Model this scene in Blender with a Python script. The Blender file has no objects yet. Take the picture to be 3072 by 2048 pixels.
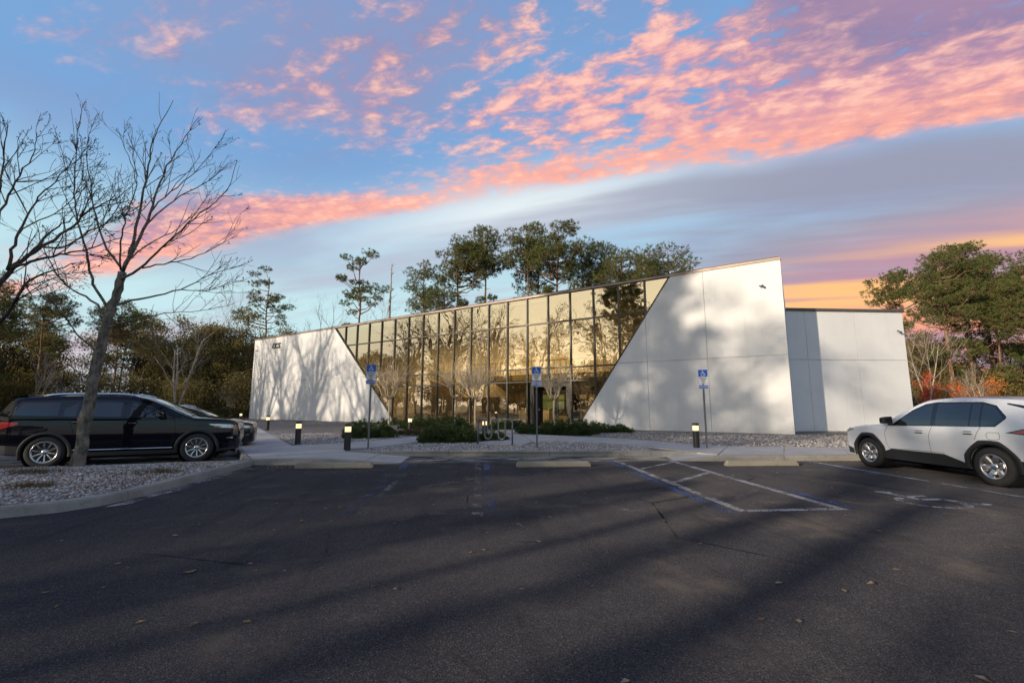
import bpy, math, random
import numpy as np
from mathutils import Vector, Matrix

# ------------------------------------------------------------------ camera, sky, sun, exposure
scene = bpy.context.scene
R = math.radians
cam_data = bpy.data.cameras.new('camera')
cam = bpy.data.objects.new('camera', cam_data)
scene.collection.objects.link(cam)
cam_data.sensor_width = 36.0
cam_data.lens = 16.0
cam_data.clip_start = 0.05
cam_data.clip_end = 5000.0
cam.location = (0.0, 0.0, 1.47)
cam.rotation_euler = (R(90 + 8.08), 0.0, R(-4.13))
scene.camera = cam

SUN_EL = R(13.0)
SUN_AZ = R(236.4)                 # clockwise from +Y: the sun stands behind the camera, to the left
SUN_DIR = Vector((math.sin(SUN_AZ) * math.cos(SUN_EL), math.cos(SUN_AZ) * math.cos(SUN_EL), math.sin(SUN_EL)))
sun_data = bpy.data.lights.new('sun', 'SUN')
sun_data.energy = 5.0
sun_data.angle = R(0.55)
sun_data.color = (1.0, 0.85, 0.66)
sun = bpy.data.objects.new('sun', sun_data)
sun.rotation_euler = SUN_DIR.to_track_quat('Z', 'Y').to_euler()
sun.location = SUN_DIR * 100
scene.collection.objects.link(sun)

scene.view_settings.view_transform = 'Standard'
scene.view_settings.look = 'None'
scene.view_settings.exposure = 0.1
scene.view_settings.gamma = 1.0
scene.view_settings.use_curve_mapping = False
scene.render.engine = 'CYCLES'
scene.cycles.use_denoising = True
scene.cycles.max_bounces = 6
scene.cycles.transparent_max_bounces = 12
scene.cycles.sample_clamp_indirect = 6.0
scene.cycles.caustics_reflective = False
scene.cycles.caustics_refractive = False


# ------------------------------------------------------------------ small node language
class X:
    """A node socket with arithmetic."""
    def __init__(self, nt, s): self.nt, self.s = nt, s
    def _m(self, op, *a, clamp=False):
        n = self.nt.nodes.new('ShaderNodeMath'); n.operation = op; n.use_clamp = clamp
        for i, v in enumerate(a):
            if isinstance(v, X): self.nt.links.new(v.s, n.inputs[i])
            else: n.inputs[i].default_value = v
        return X(self.nt, n.outputs[0])
    def __add__(self, o): return self._m('ADD', self, o)
    __radd__ = __add__
    def __mul__(self, o): return self._m('MULTIPLY', self, o)
    __rmul__ = __mul__
    def __sub__(self, o): return self._m('SUBTRACT', self, o)
    def __rsub__(self, o): return self._m('SUBTRACT', o, self)
    def __truediv__(self, o): return self._m('DIVIDE', self, o)
    def max(self, o): return self._m('MAXIMUM', self, o)
    def min(self, o): return self._m('MINIMUM', self, o)
    def abs(self): return self._m('ABSOLUTE', self)
    def pow(self, o): return self._m('POWER', self, o)
    def clamp(self): return self._m('ADD', self, 0.0, clamp=True)
    def smooth(self, lo, hi, a=0.0, b=1.0):
        n = self.nt.nodes.new('ShaderNodeMapRange'); n.interpolation_type = 'SMOOTHSTEP'
        self.nt.links.new(self.s, n.inputs[0])
        if lo > hi: lo, hi, a, b = hi, lo, b, a
        for i, v in zip((1, 2, 3, 4), (lo, hi, a, b)): n.inputs[i].default_value = v
        return X(self.nt, n.outputs[0])
    def gauss(self, c, w):
        d = (self - c) * (1.0 / w)
        return (d * d * -1.0)._m('EXPONENT', d * d * -1.0)

def col(nt, c):
    n = nt.nodes.new('ShaderNodeRGB'); n.outputs[0].default_value = (*c, 1.0)
    return X(nt, n.outputs[0])
def mixc(f, a, b, mode='MIX'):
    nt = (f if isinstance(f, X) else a if isinstance(a, X) else b).nt
    n = nt.nodes.new('ShaderNodeMix'); n.data_type = 'RGBA'; n.blend_type = mode
    for idx, v in ((0, f), (6, a), (7, b)):
        if isinstance(v, X): nt.links.new(v.s, n.inputs[idx])
        else: n.inputs[idx].default_value = v if idx == 0 else (*v, 1.0)
    return X(nt, n.outputs[2])
def vec(nt, x, y, z=0.0):
    n = nt.nodes.new('ShaderNodeCombineXYZ')
    for i, v in enumerate((x, y, z)):
        if isinstance(v, X): nt.links.new(v.s, n.inputs[i])
        else: n.inputs[i].default_value = v
    return X(nt, n.outputs[0])
def sep(v):
    n = v.nt.nodes.new('ShaderNodeSeparateXYZ'); v.nt.links.new(v.s, n.inputs[0])
    return [X(v.nt, o) for o in n.outputs]
def noise(v, scale=1.0, detail=4.0, rough=0.55, dist=0.0, color=False):
    n = v.nt.nodes.new('ShaderNodeTexNoise'); v.nt.links.new(v.s, n.inputs['Vector'])
    n.inputs['Scale'].default_value = scale; n.inputs['Detail'].default_value = detail
    n.inputs['Roughness'].default_value = rough; n.inputs['Distortion'].default_value = dist
    return X(v.nt, n.outputs[1 if color else 0])
def voronoi(v, scale=1.0, feature='F1', out='Distance', rand=1.0):
    n = v.nt.nodes.new('ShaderNodeTexVoronoi'); v.nt.links.new(v.s, n.inputs['Vector'])
    n.feature = feature; n.inputs['Scale'].default_value = scale; n.inputs['Randomness'].default_value = rand
    return X(v.nt, n.outputs[out])
def coord(nt, kind='Object'):
    n = nt.nodes.new('ShaderNodeTexCoord'); return X(nt, n.outputs[kind])
def wpos(nt):
    n = nt.nodes.new('ShaderNodeNewGeometry'); return X(nt, n.outputs['Position'])
def objrand(nt):
    n = nt.nodes.new('ShaderNodeObjectInfo'); return X(nt, n.outputs['Random'])
def scalev(v, x, y, z):
    n = v.nt.nodes.new('ShaderNodeVectorMath'); n.operation = 'MULTIPLY'
    v.nt.links.new(v.s, n.inputs[0]); n.inputs[1].default_value = (x, y, z)
    return X(v.nt, n.outputs[0])


# ------------------------------------------------------------------ the sky: blue air over sunset-lit altocumulus
world = bpy.data.worlds.new('World'); scene.world = world; world.use_nodes = True
wn = world.node_tree; wn.nodes.clear()
D = coord(wn, 'Generated')
dx, dy, dz = sep(D)
sky_node = wn.nodes.new('ShaderNodeTexSky'); sky_node.sky_type = 'NISHITA'; sky_node.sun_disc = False
sky_node.sun_elevation = SUN_EL; sky_node.sun_rotation = SUN_AZ
sky_node.altitude = 0.0; sky_node.air_density = 1.0; sky_node.dust_density = 1.2; sky_node.ozone_density = 2.5
nishita = X(wn, sky_node.outputs[0])
zp = dz.max(0.0)
px = dx / (zp + 0.10); py = dy / (zp + 0.10)
w_ = py + px * 0.40                       # across the cloud streets
l_ = px - py * 0.40                       # along them
warp = noise(vec(wn, px, py), 1.3, 3.0, 0.5) - 0.5
wv = w_ + warp * 0.30
streak = noise(vec(wn, l_ * 0.55, wv * 2.1, 3.1), 1.6, 6.0, 0.58)
cells = noise(vec(wn, l_ * 1.05, w_ * 1.75, 7.7), 8.6, 4.0, 0.60, 0.25)
fine = noise(vec(wn, l_ * 1.1, w_ * 1.6, 17.7), 19.0, 2.0, 0.5)
big = noise(vec(wn, l_ * 0.7, w_ * 1.1, 1.9), 1.15, 3.0, 0.5)
# the cloud deck ends in a long front: dense behind it, open air before it
front = wv.smooth(1.56, 1.76, 1.0, 0.0)
right = l_.smooth(-1.15, 0.05)
build_ = (wv - (1.0 - right) * 0.34).smooth(0.80, 1.25)
roof_ = l_.smooth(-0.15, 0.55) * w_.smooth(0.55, 1.0)
cw = right * 1.35 + 0.45
puff = big.smooth(0.42, 0.62) * 0.23 * w_.smooth(0.35, 0.8)
deck = (build_ * 0.31 + puff + roof_ * 0.20 + right * 0.04 + streak * 0.80 + (cells - 0.5) * cw + (fine - 0.5) * 0.34 + (big - 0.5) * 0.45 - 0.515) * front
deck_m = deck.smooth(-0.03, 0.38)
# thin grey-lilac veils in front of the deck
veil_n = noise(vec(wn, l_ * 0.30, w_ * 1.5, 11.0), 1.5, 4.0, 0.55)
veil_m = (veil_n + l_.smooth(-0.6, 0.8) * 0.20).smooth(0.44, 0.68) * wv.smooth(1.66, 1.85) * 0.85
haze_n = noise(vec(wn, l_ * 0.5, w_ * 0.9, 31.0), 1.2, 4.0, 0.55)
# low bands lit from below near the horizon
low_n = noise(vec(wn, l_ * 0.16, w_ * 1.0, 21.0), 1.7, 5.0, 0.5)
toward = (dx * 0.76 + dy * 0.65).smooth(0.84, 0.985)
low_m = (low_n * 0.8 + toward * 0.30 - 0.08).smooth(0.34, 0.62) * zp.smooth(0.34, 0.21) * toward
low_l = low_n.smooth(0.38, 0.62) * zp.smooth(0.20, 0.06) * 0.6

air = mixc(zp.smooth(0.20, 0.47), (7.2, 10.3, 10.8), (2.4, 4.8, 8.6))
air = mixc(zp.smooth(0.62, 0.95), air, (1.3, 2.5, 5.6))
air = mixc(haze_n.smooth(0.44, 0.66) * zp.smooth(0.16, 0.35) * 0.70, air, (3.6, 3.9, 6.4))
air = mixc(zp.smooth(0.14, 0.0) * 0.7, air, (8.6, 7.8, 7.6))
air = mixc(w_.gauss(1.84, 0.26) * l_.gauss(-0.50, 0.9) * 0.95, air, (10.6, 11.6, 11.6))
sunward = (dx * SUN_DIR.x + dy * SUN_DIR.y + dz * SUN_DIR.z).smooth(0.66, 1.0)
air = mixc(0.85, nishita, air)
air = mixc(sunward * 0.9, air, (16.0, 14.0, 10.8))          # the bright warm sky round the low sun
lit = mixc((cells + (fine - 0.5) * 0.5).smooth(0.36, 0.66), (7.6, 3.5, 4.5), (11.4, 5.8, 4.7))
lit = mixc(wv.smooth(1.35, 1.62) * 0.75, lit, (11.8, 4.9, 3.5))
lit = mixc((cells + (fine - 0.5) * 0.5).smooth(0.55, 0.75) * 0.6, lit, (12.0, 7.6, 6.0))
shade = mixc(streak.smooth(0.3, 0.7), (2.9, 2.3, 4.2), (4.8, 2.9, 4.2))
thick = (build_.smooth(1.0, 0.3) * 0.35 + (big - 0.45) * 1.0 + l_.smooth(-0.1, 0.7) * w_.smooth(1.55, 1.05) * 0.95 - (cells - 0.5) * 1.5).smooth(0.05, 0.80)
cloud = mixc(thick, lit, shade)
c1 = mixc(veil_m, air, mixc(l_.smooth(-0.8, 0.5), (5.4, 5.9, 7.2), (3.5, 3.7, 4.9)))
c1 = mixc(low_l, c1, (7.2, 4.8, 5.2))
lowc = mixc(low_n.smooth(0.47, 0.64), (6.2, 3.2, 4.2), (11.2, 4.4, 2.9))
lowc = mixc(low_n.smooth(0.44, 0.58) * zp.smooth(0.285, 0.235) * zp.smooth(0.13, 0.19), lowc, (12.0, 6.6, 2.6))
c1 = mixc(low_m, c1, lowc)
c1 = mixc(deck_m * 0.92, c1, cloud)
world.cycles.sampling_method = 'MANUAL'; world.cycles.sample_map_resolution = 512
bg = wn.nodes.new('ShaderNodeBackground'); bg.inputs['Strength'].default_value = 0.085
wout = wn.nodes.new('ShaderNodeOutputWorld')
wn.links.new(c1.s, bg.inputs['Color']); wn.links.new(bg.outputs[0], wout.inputs['Surface'])


# ------------------------------------------------------------------ helpers: meshes and objects
COL = scene.collection
class Acc:
    """Collects vertices and faces, then links them as one mesh object."""
    def __init__(self): self.v, self.f, self.n, self.mi = [], [], 0, []
    def add(self, v, f, m=0):
        v = np.asarray(v, float).reshape(-1, 3); f = np.asarray(f, int)
        if f.ndim == 1: f = f[None]
        self.v.append(v); self.f.append(f + self.n); self.mi.append(np.full(len(f), m)); self.n += len(v)
        return self
    def box(self, c, s, rz=0.0, m=0):
        h = np.array(s) / 2.0
        v = np.array([[x, y, z] for z in (-1, 1) for y in (-1, 1) for x in (-1, 1)]) * h
        ca, sa = math.cos(rz), math.sin(rz)
        v = np.stack([v[:, 0] * ca - v[:, 1] * sa, v[:, 0] * sa + v[:, 1] * ca, v[:, 2]], 1) + np.array(c)
        return self.add(v, [[0, 2, 3, 1], [4, 5, 7, 6], [0, 1, 5, 4], [2, 6, 7, 3], [0, 4, 6, 2], [1, 3, 7, 5]], m)
    def prism(self, poly, z0, z1, m=0):
        """Extrude an outline (counter-clockwise, world xy) between two heights (numbers or per-vertex lists)."""
        n = len(poly); p = np.array(poly, float)[:, :2]
        a = np.column_stack([p, np.broadcast_to(z0, n)]); b = np.column_stack([p, np.broadcast_to(z1, n)])
        base = self.n
        self.v.append(np.vstack([a, b])); self.n += 2 * n
        i = np.arange(n); j = (i + 1) % n
        self.f.append(np.column_stack([i, j, j + n, i + n]) + base); self.mi.append(np.full(n, m))
        self.f.append((np.arange(n) + n)[None] + base); self.mi.append(np.full(1, m))
        self.f.append((np.arange(n)[::-1])[None] + base); self.mi.append(np.full(1, m))
        return self
    def tube(self, pts, rad, k=8, cap=True, m=0):
        pts = np.asarray(pts, float); n = len(pts); rad = np.broadcast_to(np.asarray(rad, float), n)
        t = np.gradient(pts, axis=0); t /= np.linalg.norm(t, axis=1, keepdims=True) + 1e-9
        ref = np.array([0, 0, 1.0]) if abs(t[0][2]) < 0.9 else np.array([1.0, 0, 0])
        u = np.cross(t[0], ref); u /= np.linalg.norm(u)
        a = np.arange(k) * 2 * np.pi / k; V = []
        for i in range(n):
            u = u - t[i] * (u @ t[i]); u /= np.linalg.norm(u) + 1e-9
            w = np.cross(t[i], u)
            V.append(pts[i] + rad[i] * (np.cos(a)[:, None] * u + np.sin(a)[:, None] * w))
        V = np.vstack(V); F = []
        i = np.arange(n - 1)[:, None] * k; j = np.arange(k)[None]; j2 = (j + 1) % k
        F = np.stack([i + j, i + j2, i + k + j2, i + k + j], -1).reshape(-1, 4)
        self.add(V, F, m)
        if cap:
            b = self.n - len(V)
            self.f.append((np.arange(k)[::-1])[None] + b); self.mi.append(np.full(1, m))
            self.f.append((np.arange(k) + (n - 1) * k)[None] + b); self.mi.append(np.full(1, m))
        return self
    def segs(self, P0, P1, r0, r1, k=4, m=0):
        """Many straight tapered sticks at once."""
        P0 = np.asarray(P0, float); P1 = np.asarray(P1, float); n = len(P0)
        if n == 0: return self
        t = P1 - P0; L = np.linalg.norm(t, axis=1, keepdims=True) + 1e-9; t = t / L
        P1 = P1 + t * np.minimum(np.asarray(r1)[:, None], 0.02)
        ref = np.where(np.abs(t[:, 2:3]) < 0.9, np.array([[0, 0, 1.0]]), np.array([[1.0, 0, 0]]))
        u = np.cross(t, ref); u /= np.linalg.norm(u, axis=1, keepdims=True); w = np.cross(t, u)
        a = np.arange(k) * 2 * np.pi / k
        ring = np.cos(a)[None, :, None] * u[:, None] + np.sin(a)[None, :, None] * w[:, None]
        V = np.concatenate([P0[:, None] + ring * np.asarray(r0)[:, None, None], P1[:, None] + ring * np.asarray(r1)[:, None, None]], 1)
        b = (np.arange(n) * 2 * k)[:, None, None]; j = np.arange(k); j2 = (j + 1) % k
        F = np.stack([j, j2, j2 + k, j + k], -1)[None] + b
        return self.add(V.reshape(-1, 3), F.reshape(-1, 4), m)
    def lathe(self, prof, k=24, m=0, axis='z'):
        """Turn a list of (radius, height) about an axis."""
        prof = np.array(prof, float); n = len(prof); a = np.arange(k) * 2 * np.pi / k
        V = np.stack([prof[:, 0][:, None] * np.cos(a), prof[:, 0][:, None] * np.sin(a), np.repeat(prof[:, 1][:, None], k, 1)], -1).reshape(-1, 3)
        if axis == 'y': V = V[:, [0, 2, 1]] * np.array([1, 1, -1])
        i = np.arange(n - 1)[:, None] * k; j = np.arange(k)[None]; j2 = (j + 1) % k
        return self.add(V, np.stack([i + j, i + j2, i + k + j2, i + k + j], -1).reshape(-1, 4), m)
    def arrays(self):
        return np.vstack(self.v) if self.v else np.zeros((0, 3))
    def mesh(self, name, mats, smooth=False):
        me = bpy.data.meshes.new(name)
        V = self.arrays(); me.vertices.add(len(V)); me.vertices.foreach_set('co', V.ravel())
        sizes = np.concatenate([np.full(len(f), f.shape[1]) for f in self.f])
        loops = np.concatenate([f.ravel() for f in self.f])
        me.loops.add(len(loops)); me.loops.foreach_set('vertex_index', loops.astype(np.int32))
        me.polygons.add(len(sizes))
        me.polygons.foreach_set('loop_start', (np.cumsum(sizes) - sizes).astype(np.int32))
        me.polygons.foreach_set('material_index', np.concatenate(self.mi).astype(np.int32))
        me.polygons.foreach_set('use_smooth', np.full(len(sizes), bool(smooth)))
        for mt in (mats if isinstance(mats, (list, tuple)) else [mats]): me.materials.append(mt)
        me.update(calc_edges=True); me.validate()
        return me

def put(name, data, parent=None, loc=(0, 0, 0), rz=0.0):
    o = bpy.data.objects.new(name, data); COL.objects.link(o)
    o.location = loc; o.rotation_euler = (0, 0, rz)
    if parent is not None: o.parent = parent
    return o
def build(name, acc, mats, parent=None, smooth=False, loc=(0, 0, 0), rz=0.0):
    return put(name, acc.mesh(name, mats, smooth), parent, loc, rz)
def tag(o, label=None, cat=None, group=None, kind=None):
    if label: o['label'] = label
    if cat: o['category'] = cat
    if group: o['group'] = group
    if kind: o['kind'] = kind
    return o
def thing(name, label, cat, loc=(0, 0, 0), rz=0.0, group=None):
    o = bpy.data.objects.new(name, None); COL.objects.link(o); o.empty_display_size = 0.2
    o.location = loc; o.rotation_euler = (0, 0, rz)
    return tag(o, label, cat, group)
def copy_tree(o, parent=None):
    c = o.copy(); COL.objects.link(c); c.parent = parent
    for ch in list(o.children): copy_tree(ch, c)
    return c
def bevel(o, w=0.01, seg=2):
    m = o.modifiers.new('bevel', 'BEVEL'); m.width = w; m.segments = seg; m.limit_method = 'ANGLE'; m.angle_limit = R(35)
    return o
def clip(poly, a, b, c):
    """Keep the part of a convex outline where a*x + b*y >= c."""
    out = []; n = len(poly)
    for i in range(n):
        p, q = poly[i], poly[(i + 1) % n]
        dp, dq = a * p[0] + b * p[1] - c, a * q[0] + b * q[1] - c
        if dp >= 0: out.append(p)
        if dp * dq < 0:
            t = dp / (dp - dq); out.append((p[0] + (q[0] - p[0]) * t, p[1] + (q[1] - p[1]) * t))
    return out
def text_mesh(txt, size, mat, depth=0.0, shear=0.0, bold=0.0, spacing=1.0):
    cu = bpy.data.curves.new('lettering', 'FONT'); cu.body = txt; cu.size = size; cu.extrude = depth
    cu.align_x = 'CENTER'; cu.align_y = 'CENTER'; cu.shear = shear; cu.offset = bold; cu.space_character = spacing
    cu.resolution_u = 4
    ob = bpy.data.objects.new('lettering', cu); COL.objects.link(ob)
    dg = bpy.context.evaluated_depsgraph_get()
    me = bpy.data.meshes.new_from_object(ob.evaluated_get(dg)); bpy.data.objects.remove(ob); bpy.data.curves.remove(cu)
    me.materials.clear(); me.materials.append(mat)
    return me


# ------------------------------------------------------------------ materials
def mat(name):
    m = bpy.data.materials.new(name); m.use_nodes = True
    nt = m.node_tree; b = nt.nodes['Principled BSDF']
    return m, nt, b
def setp(nt, b, **k):
    for key, v in k.items():
        s = b.inputs[key.replace('_', ' ')]
        if isinstance(v, X): nt.links.new(v.s, s)
        elif isinstance(v, tuple): s.default_value = (*v, 1.0)
        else: s.default_value = v
def bump(nt, b, h, strength=0.3, dist=0.02):
    n = nt.nodes.new('ShaderNodeBump'); n.inputs['Strength'].default_value = strength; n.inputs['Distance'].default_value = dist
    nt.links.new(h.s, n.inputs['Height']); nt.links.new(n.outputs[0], b.inputs['Normal'])
def plain(name, c, rough=0.6, metal=0.0, vary=0.12, scale=6.0, bmp=0.0, bscale=60.0, coat=0.0, spec=0.5):
    m, nt, b = mat(name)
    p = coord(nt)
    n = noise(p, scale, 5.0, 0.6)
    setp(nt, b, Base_Color=mixc(n.smooth(0.25, 0.75), tuple(x * (1 - vary) for x in c), tuple(min(1, x * (1 + vary)) for x in c)),
         Roughness=rough, Metallic=metal, Coat_Weight=coat, Specular_IOR_Level=spec)
    if bmp: bump(nt, b, noise(p, bscale, 4.0, 0.6), bmp, 0.01)
    return m
M = {}
def stucco():
    m, nt, b = mat('white_stucco'); p = wpos(nt)
    big = noise(p, 0.5, 5, 0.6); fine = noise(p, 9.0, 5, 0.65)
    x, y, z = sep(p)
    c = mixc(big.smooth(0.3, 0.7), (0.63, 0.63, 0.625), (0.70, 0.695, 0.685))
    c = mixc((fine.smooth(0.45, 0.8)) * 0.25, c, (0.56, 0.56, 0.555))
    pr = objrand(nt)
    c = mixc(pr * 0.22, c, (0.60, 0.59, 0.57))
    drip = noise(scalev(p, 5.0, 5.0, 0.25), 1.0, 4, 0.6).smooth(0.55, 0.80) * 0.36
    c = mixc(drip, c, (0.52, 0.50, 0.47))
    splash = z.smooth(0.75, 0.15) * noise(p, 3.0, 4, 0.6).smooth(0.3, 0.7) * 0.35
    c = mixc(splash, c, (0.50, 0.46, 0.40))
    setp(nt, b, Base_Color=c, Roughness=0.85, Specular_IOR_Level=0.25)
    bump(nt, b, noise(p, 60.0, 4, 0.6), 0.25, 0.01)
    return m
M['stucco'] = stucco()
def asphalt():
    m, nt, b = mat('asphalt'); p = wpos(nt)
    agg = voronoi(p, 150.0, 'F1', 'Color'); ag = sep(agg)
    d = voronoi(p, 150.0)
    big = noise(p, 0.35, 5, 0.6); mid = noise(p, 2.2, 5, 0.65)
    tone = noise(p, 300.0, 2, 0.5)
    c = mixc(big.smooth(0.3, 0.7), (0.044, 0.047, 0.060), (0.080, 0.078, 0.083))
    c = mixc(mid.smooth(0.45, 0.8) * 0.5, c, (0.098, 0.090, 0.086))
    c = mixc(ag[0].smooth(0.74, 0.97) * 0.8, c, (0.20, 0.19, 0.18))
    c = mixc(ag[1].smooth(0.80, 0.99) * 0.7, c, (0.14, 0.085, 0.06))
    c = mixc(ag[2].smooth(0.0, 0.35) * 0.55, (0.018, 0.018, 0.021), c)
    oil = noise(p, 0.9, 3, 0.5).smooth(0.66, 0.80) * 0.5
    c = mixc(oil, c, (0.022, 0.022, 0.025))
    x, y, z = sep(p)
    salt = y.smooth(11.9, 13.2) * noise(scalev(p, 0.6, 1.4, 1.0), 1.5, 6, 0.72).smooth(0.40, 0.60) * 0.85
    c = mixc(salt, c, (0.30, 0.285, 0.255))
    crack = voronoi(p, 0.33, 'DISTANCE_TO_EDGE') + (noise(p, 3.0, 4, 0.6) - 0.5) * 0.02
    c = mixc(crack.smooth(0.006, 0.002) * noise(p, 0.5, 2).smooth(0.5, 0.6), c, (0.012, 0.012, 0.012))
    tyre = noise(scalev(p, 3.0, 0.25, 1.0), 1.0, 4, 0.6).smooth(0.5, 0.72) * 0.35
    c = mixc(tyre, c, (0.020, 0.020, 0.023))
    patch_ = noise(p, 0.8, 4, 0.65).smooth(0.52, 0.72) * 0.6
    c = mixc(patch_, c, (0.105, 0.088, 0.074))
    setp(nt, b, Base_Color=c, Roughness=0.95, Specular_IOR_Level=0.04, Diffuse_Roughness=1.0)
    bump(nt, b, d * -0.8 + tone * 0.4, 0.45, 0.008)
    return m
M['asphalt'] = asphalt()
def concrete(name, a, bb, stain=0.4):
    m, nt, b = mat(name); p = wpos(nt)
    n = noise(p, 1.1, 6, 0.65); f = noise(p, 25.0, 4, 0.6)
    c = mixc(n.smooth(0.3, 0.7), a, bb)
    c = mixc(noise(p, 3.2, 6, 0.7).smooth(0.55, 0.75) * stain, c, tuple(x * 0.45 for x in a))
    c = mixc(f.smooth(0.35, 0.7) * 0.25, c, tuple(min(1, x * 1.25) for x in bb))
    setp(nt, b, Base_Color=c, Roughness=0.9, Specular_IOR_Level=0.25)
    bump(nt, b, f + noise(p, 120.0, 3) * 0.5, 0.7, 0.012)
    return m
M['concrete'] = concrete('walk_concrete', (0.34, 0.328, 0.298), (0.44, 0.42, 0.385), 0.45)
M['kerb'] = concrete('kerb_concrete', (0.20, 0.19, 0.168), (0.31, 0.293, 0.26), 0.8)
M['stop'] = concrete('wheel_stop_concrete', (0.20, 0.18, 0.14), (0.29, 0.26, 0.20), 0.4)
M['wash'] = concrete('cement_wash', (0.42, 0.41, 0.38), (0.5, 0.49, 0.46), 0.5)
def gravel():
    m, nt, b = mat('gravel'); p = wpos(nt)
    cc = sep(voronoi(p, 26.0, 'F1', 'Color')); d = voronoi(p, 26.0)
    c = mixc(cc[0], (0.20, 0.185, 0.17), (0.50, 0.47, 0.44))
    c = mixc(cc[1].smooth(0.75, 0.9), c, (0.22, 0.15, 0.10))
    c = mixc(d.smooth(0.35, 0.7), c, (0.05, 0.045, 0.04))
    litter = noise(p, 1.5, 6, 0.7).smooth(0.56, 0.70)
    c = mixc(litter * cc[2].smooth(0.2, 0.6), c, (0.115, 0.07, 0.042))
    setp(nt, b, Base_Color=c, Roughness=0.9, Specular_IOR_Level=0.25)
    bump(nt, b, d * -1.0, 0.9, 0.03)
    return m
M['gravel'] = gravel()
def stone():
    m, nt, b = mat('pebble'); p = wpos(nt)
    n = sep(noise(p, 17.0, 1.0, 0.5, 0.0, True))
    c = mixc(n[0].smooth(0.3, 0.7), (0.18, 0.17, 0.16), (0.56, 0.53, 0.495))
    c = mixc(n[1].smooth(0.54, 0.62), c, (0.27, 0.18, 0.12))
    setp(nt, b, Base_Color=c, Roughness=0.8, Specular_IOR_Level=0.3)
    return m
M['stone'] = stone()
def dirt():
    m, nt, b = mat('forest_floor'); p = wpos(nt)
    c = mixc(noise(p, 0.5, 7, 0.7).smooth(0.35, 0.65), (0.07, 0.05, 0.03), (0.15, 0.11, 0.065))
    c = mixc(noise(p, 0.12, 4, 0.6).smooth(0.5, 0.65), c, (0.07, 0.075, 0.03))
    setp(nt, b, Base_Color=c, Roughness=0.95, Specular_IOR_Level=0.1)
    bump(nt, b, noise(p, 6.0, 6, 0.7), 0.8, 0.1)
    return m
M['dirt'] = dirt()
def bark(name, a, bb, scale=7.0, strength=0.7):
    m, nt, b = mat(name); p = coord(nt)
    n = noise(scalev(p, 1, 1, 0.35), scale, 6, 0.7, 0.4)
    patch = noise(p, scale * 0.35, 4, 0.6)
    c = mixc(n.smooth(0.3, 0.7), a, bb)
    c = mixc(patch.smooth(0.5, 0.68) * 0.5, c, tuple(min(1, x * 1.5) for x in bb))
    setp(nt, b, Base_Color=c, Roughness=0.92, Specular_IOR_Level=0.15)
    bump(nt, b, n, strength, 0.03)
    return m
M['bark_grey'] = bark('grey_bark', (0.055, 0.046, 0.036), (0.25, 0.22, 0.175), 13.0, 1.0)
M['bark_dark'] = bark('dark_bark', (0.035, 0.028, 0.022), (0.10, 0.085, 0.068), 8.0)
M['bark_pine'] = bark('pine_bark', (0.085, 0.048, 0.03), (0.26, 0.155, 0.095), 4.0)
M['bark_pale'] = bark('pale_bark', (0.20, 0.165, 0.125), (0.42, 0.36, 0.28), 6.0)
M['bark_myrtle'] = bark('myrtle_bark', (0.48, 0.36, 0.22), (0.68, 0.54, 0.35), 12.0, 0.3)
def leaf(name, cols, rough=0.6, trans=0.3):
    m, nt, b = mat(name); p = wpos(nt)
    n = noise(p, 0.55, 3, 0.6); f = noise(p, 7.0, 2, 0.5)
    c = mixc(n.smooth(0.32, 0.68), cols[0], cols[1])
    c = mixc(f.smooth(0.45, 0.75) * 0.6, c, cols[2])
    c = mixc(objrand(nt).smooth(0.0, 1.0, 0.0, 0.35), c, cols[3])
    setp(nt, b, Base_Color=c, Roughness=rough, Specular_IOR_Level=0.2)
    t = nt.nodes.new('ShaderNodeBsdfTranslucent'); nt.links.new(c.s, t.inputs[0])
    mx = nt.nodes.new('ShaderNodeMixShader'); mx.inputs[0].default_value = trans
    nt.links.new(b.outputs[0], mx.inputs[1]); nt.links.new(t.outputs[0], mx.inputs[2])
    nt.links.new(mx.outputs[0], nt.nodes['Material Output'].inputs[0])
    return m
M['needle'] = leaf('pine_needles', ((0.080, 0.112, 0.030), (0.130, 0.148, 0.042), (0.18, 0.175, 0.06), (0.12, 0.125, 0.042)))
M['oak'] = leaf('oak_leaves', ((0.10, 0.11, 0.032), (0.19, 0.155, 0.048), (0.26, 0.175, 0.055), (0.23, 0.15, 0.05)))
M['juniper'] = leaf('juniper_leaves', ((0.040, 0.068, 0.022), (0.080, 0.115, 0.034), (0.13, 0.155, 0.05), (0.08, 0.095, 0.034)), 0.6, 0.2)
M['hedge'] = leaf('hedge_leaves', ((0.055, 0.065, 0.018), (0.11, 0.10, 0.03), (0.15, 0.11, 0.035), (0.09, 0.08, 0.03)))
M['red'] = leaf('red_maple_leaves', ((0.62, 0.06, 0.022), (0.75, 0.11, 0.03), (0.78, 0.2, 0.05), (0.6, 0.06, 0.025)), 0.6, 0.4)
M['orange'] = leaf('orange_maple_leaves', ((0.72, 0.17, 0.03), (0.8, 0.28, 0.045), (0.8, 0.36, 0.07), (0.7, 0.17, 0.04)), 0.6, 0.4)
M['brown'] = leaf('dry_leaves', ((0.12, 0.075, 0.042), (0.22, 0.15, 0.09), (0.38, 0.32, 0.24), (0.16, 0.10, 0.06)), 0.7, 0.15)
M['weed'] = leaf('weeds', ((0.09, 0.085, 0.035), (0.17, 0.12, 0.06), (0.22, 0.15, 0.08), (0.12, 0.09, 0.04)), 0.8, 0.2)

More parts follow.
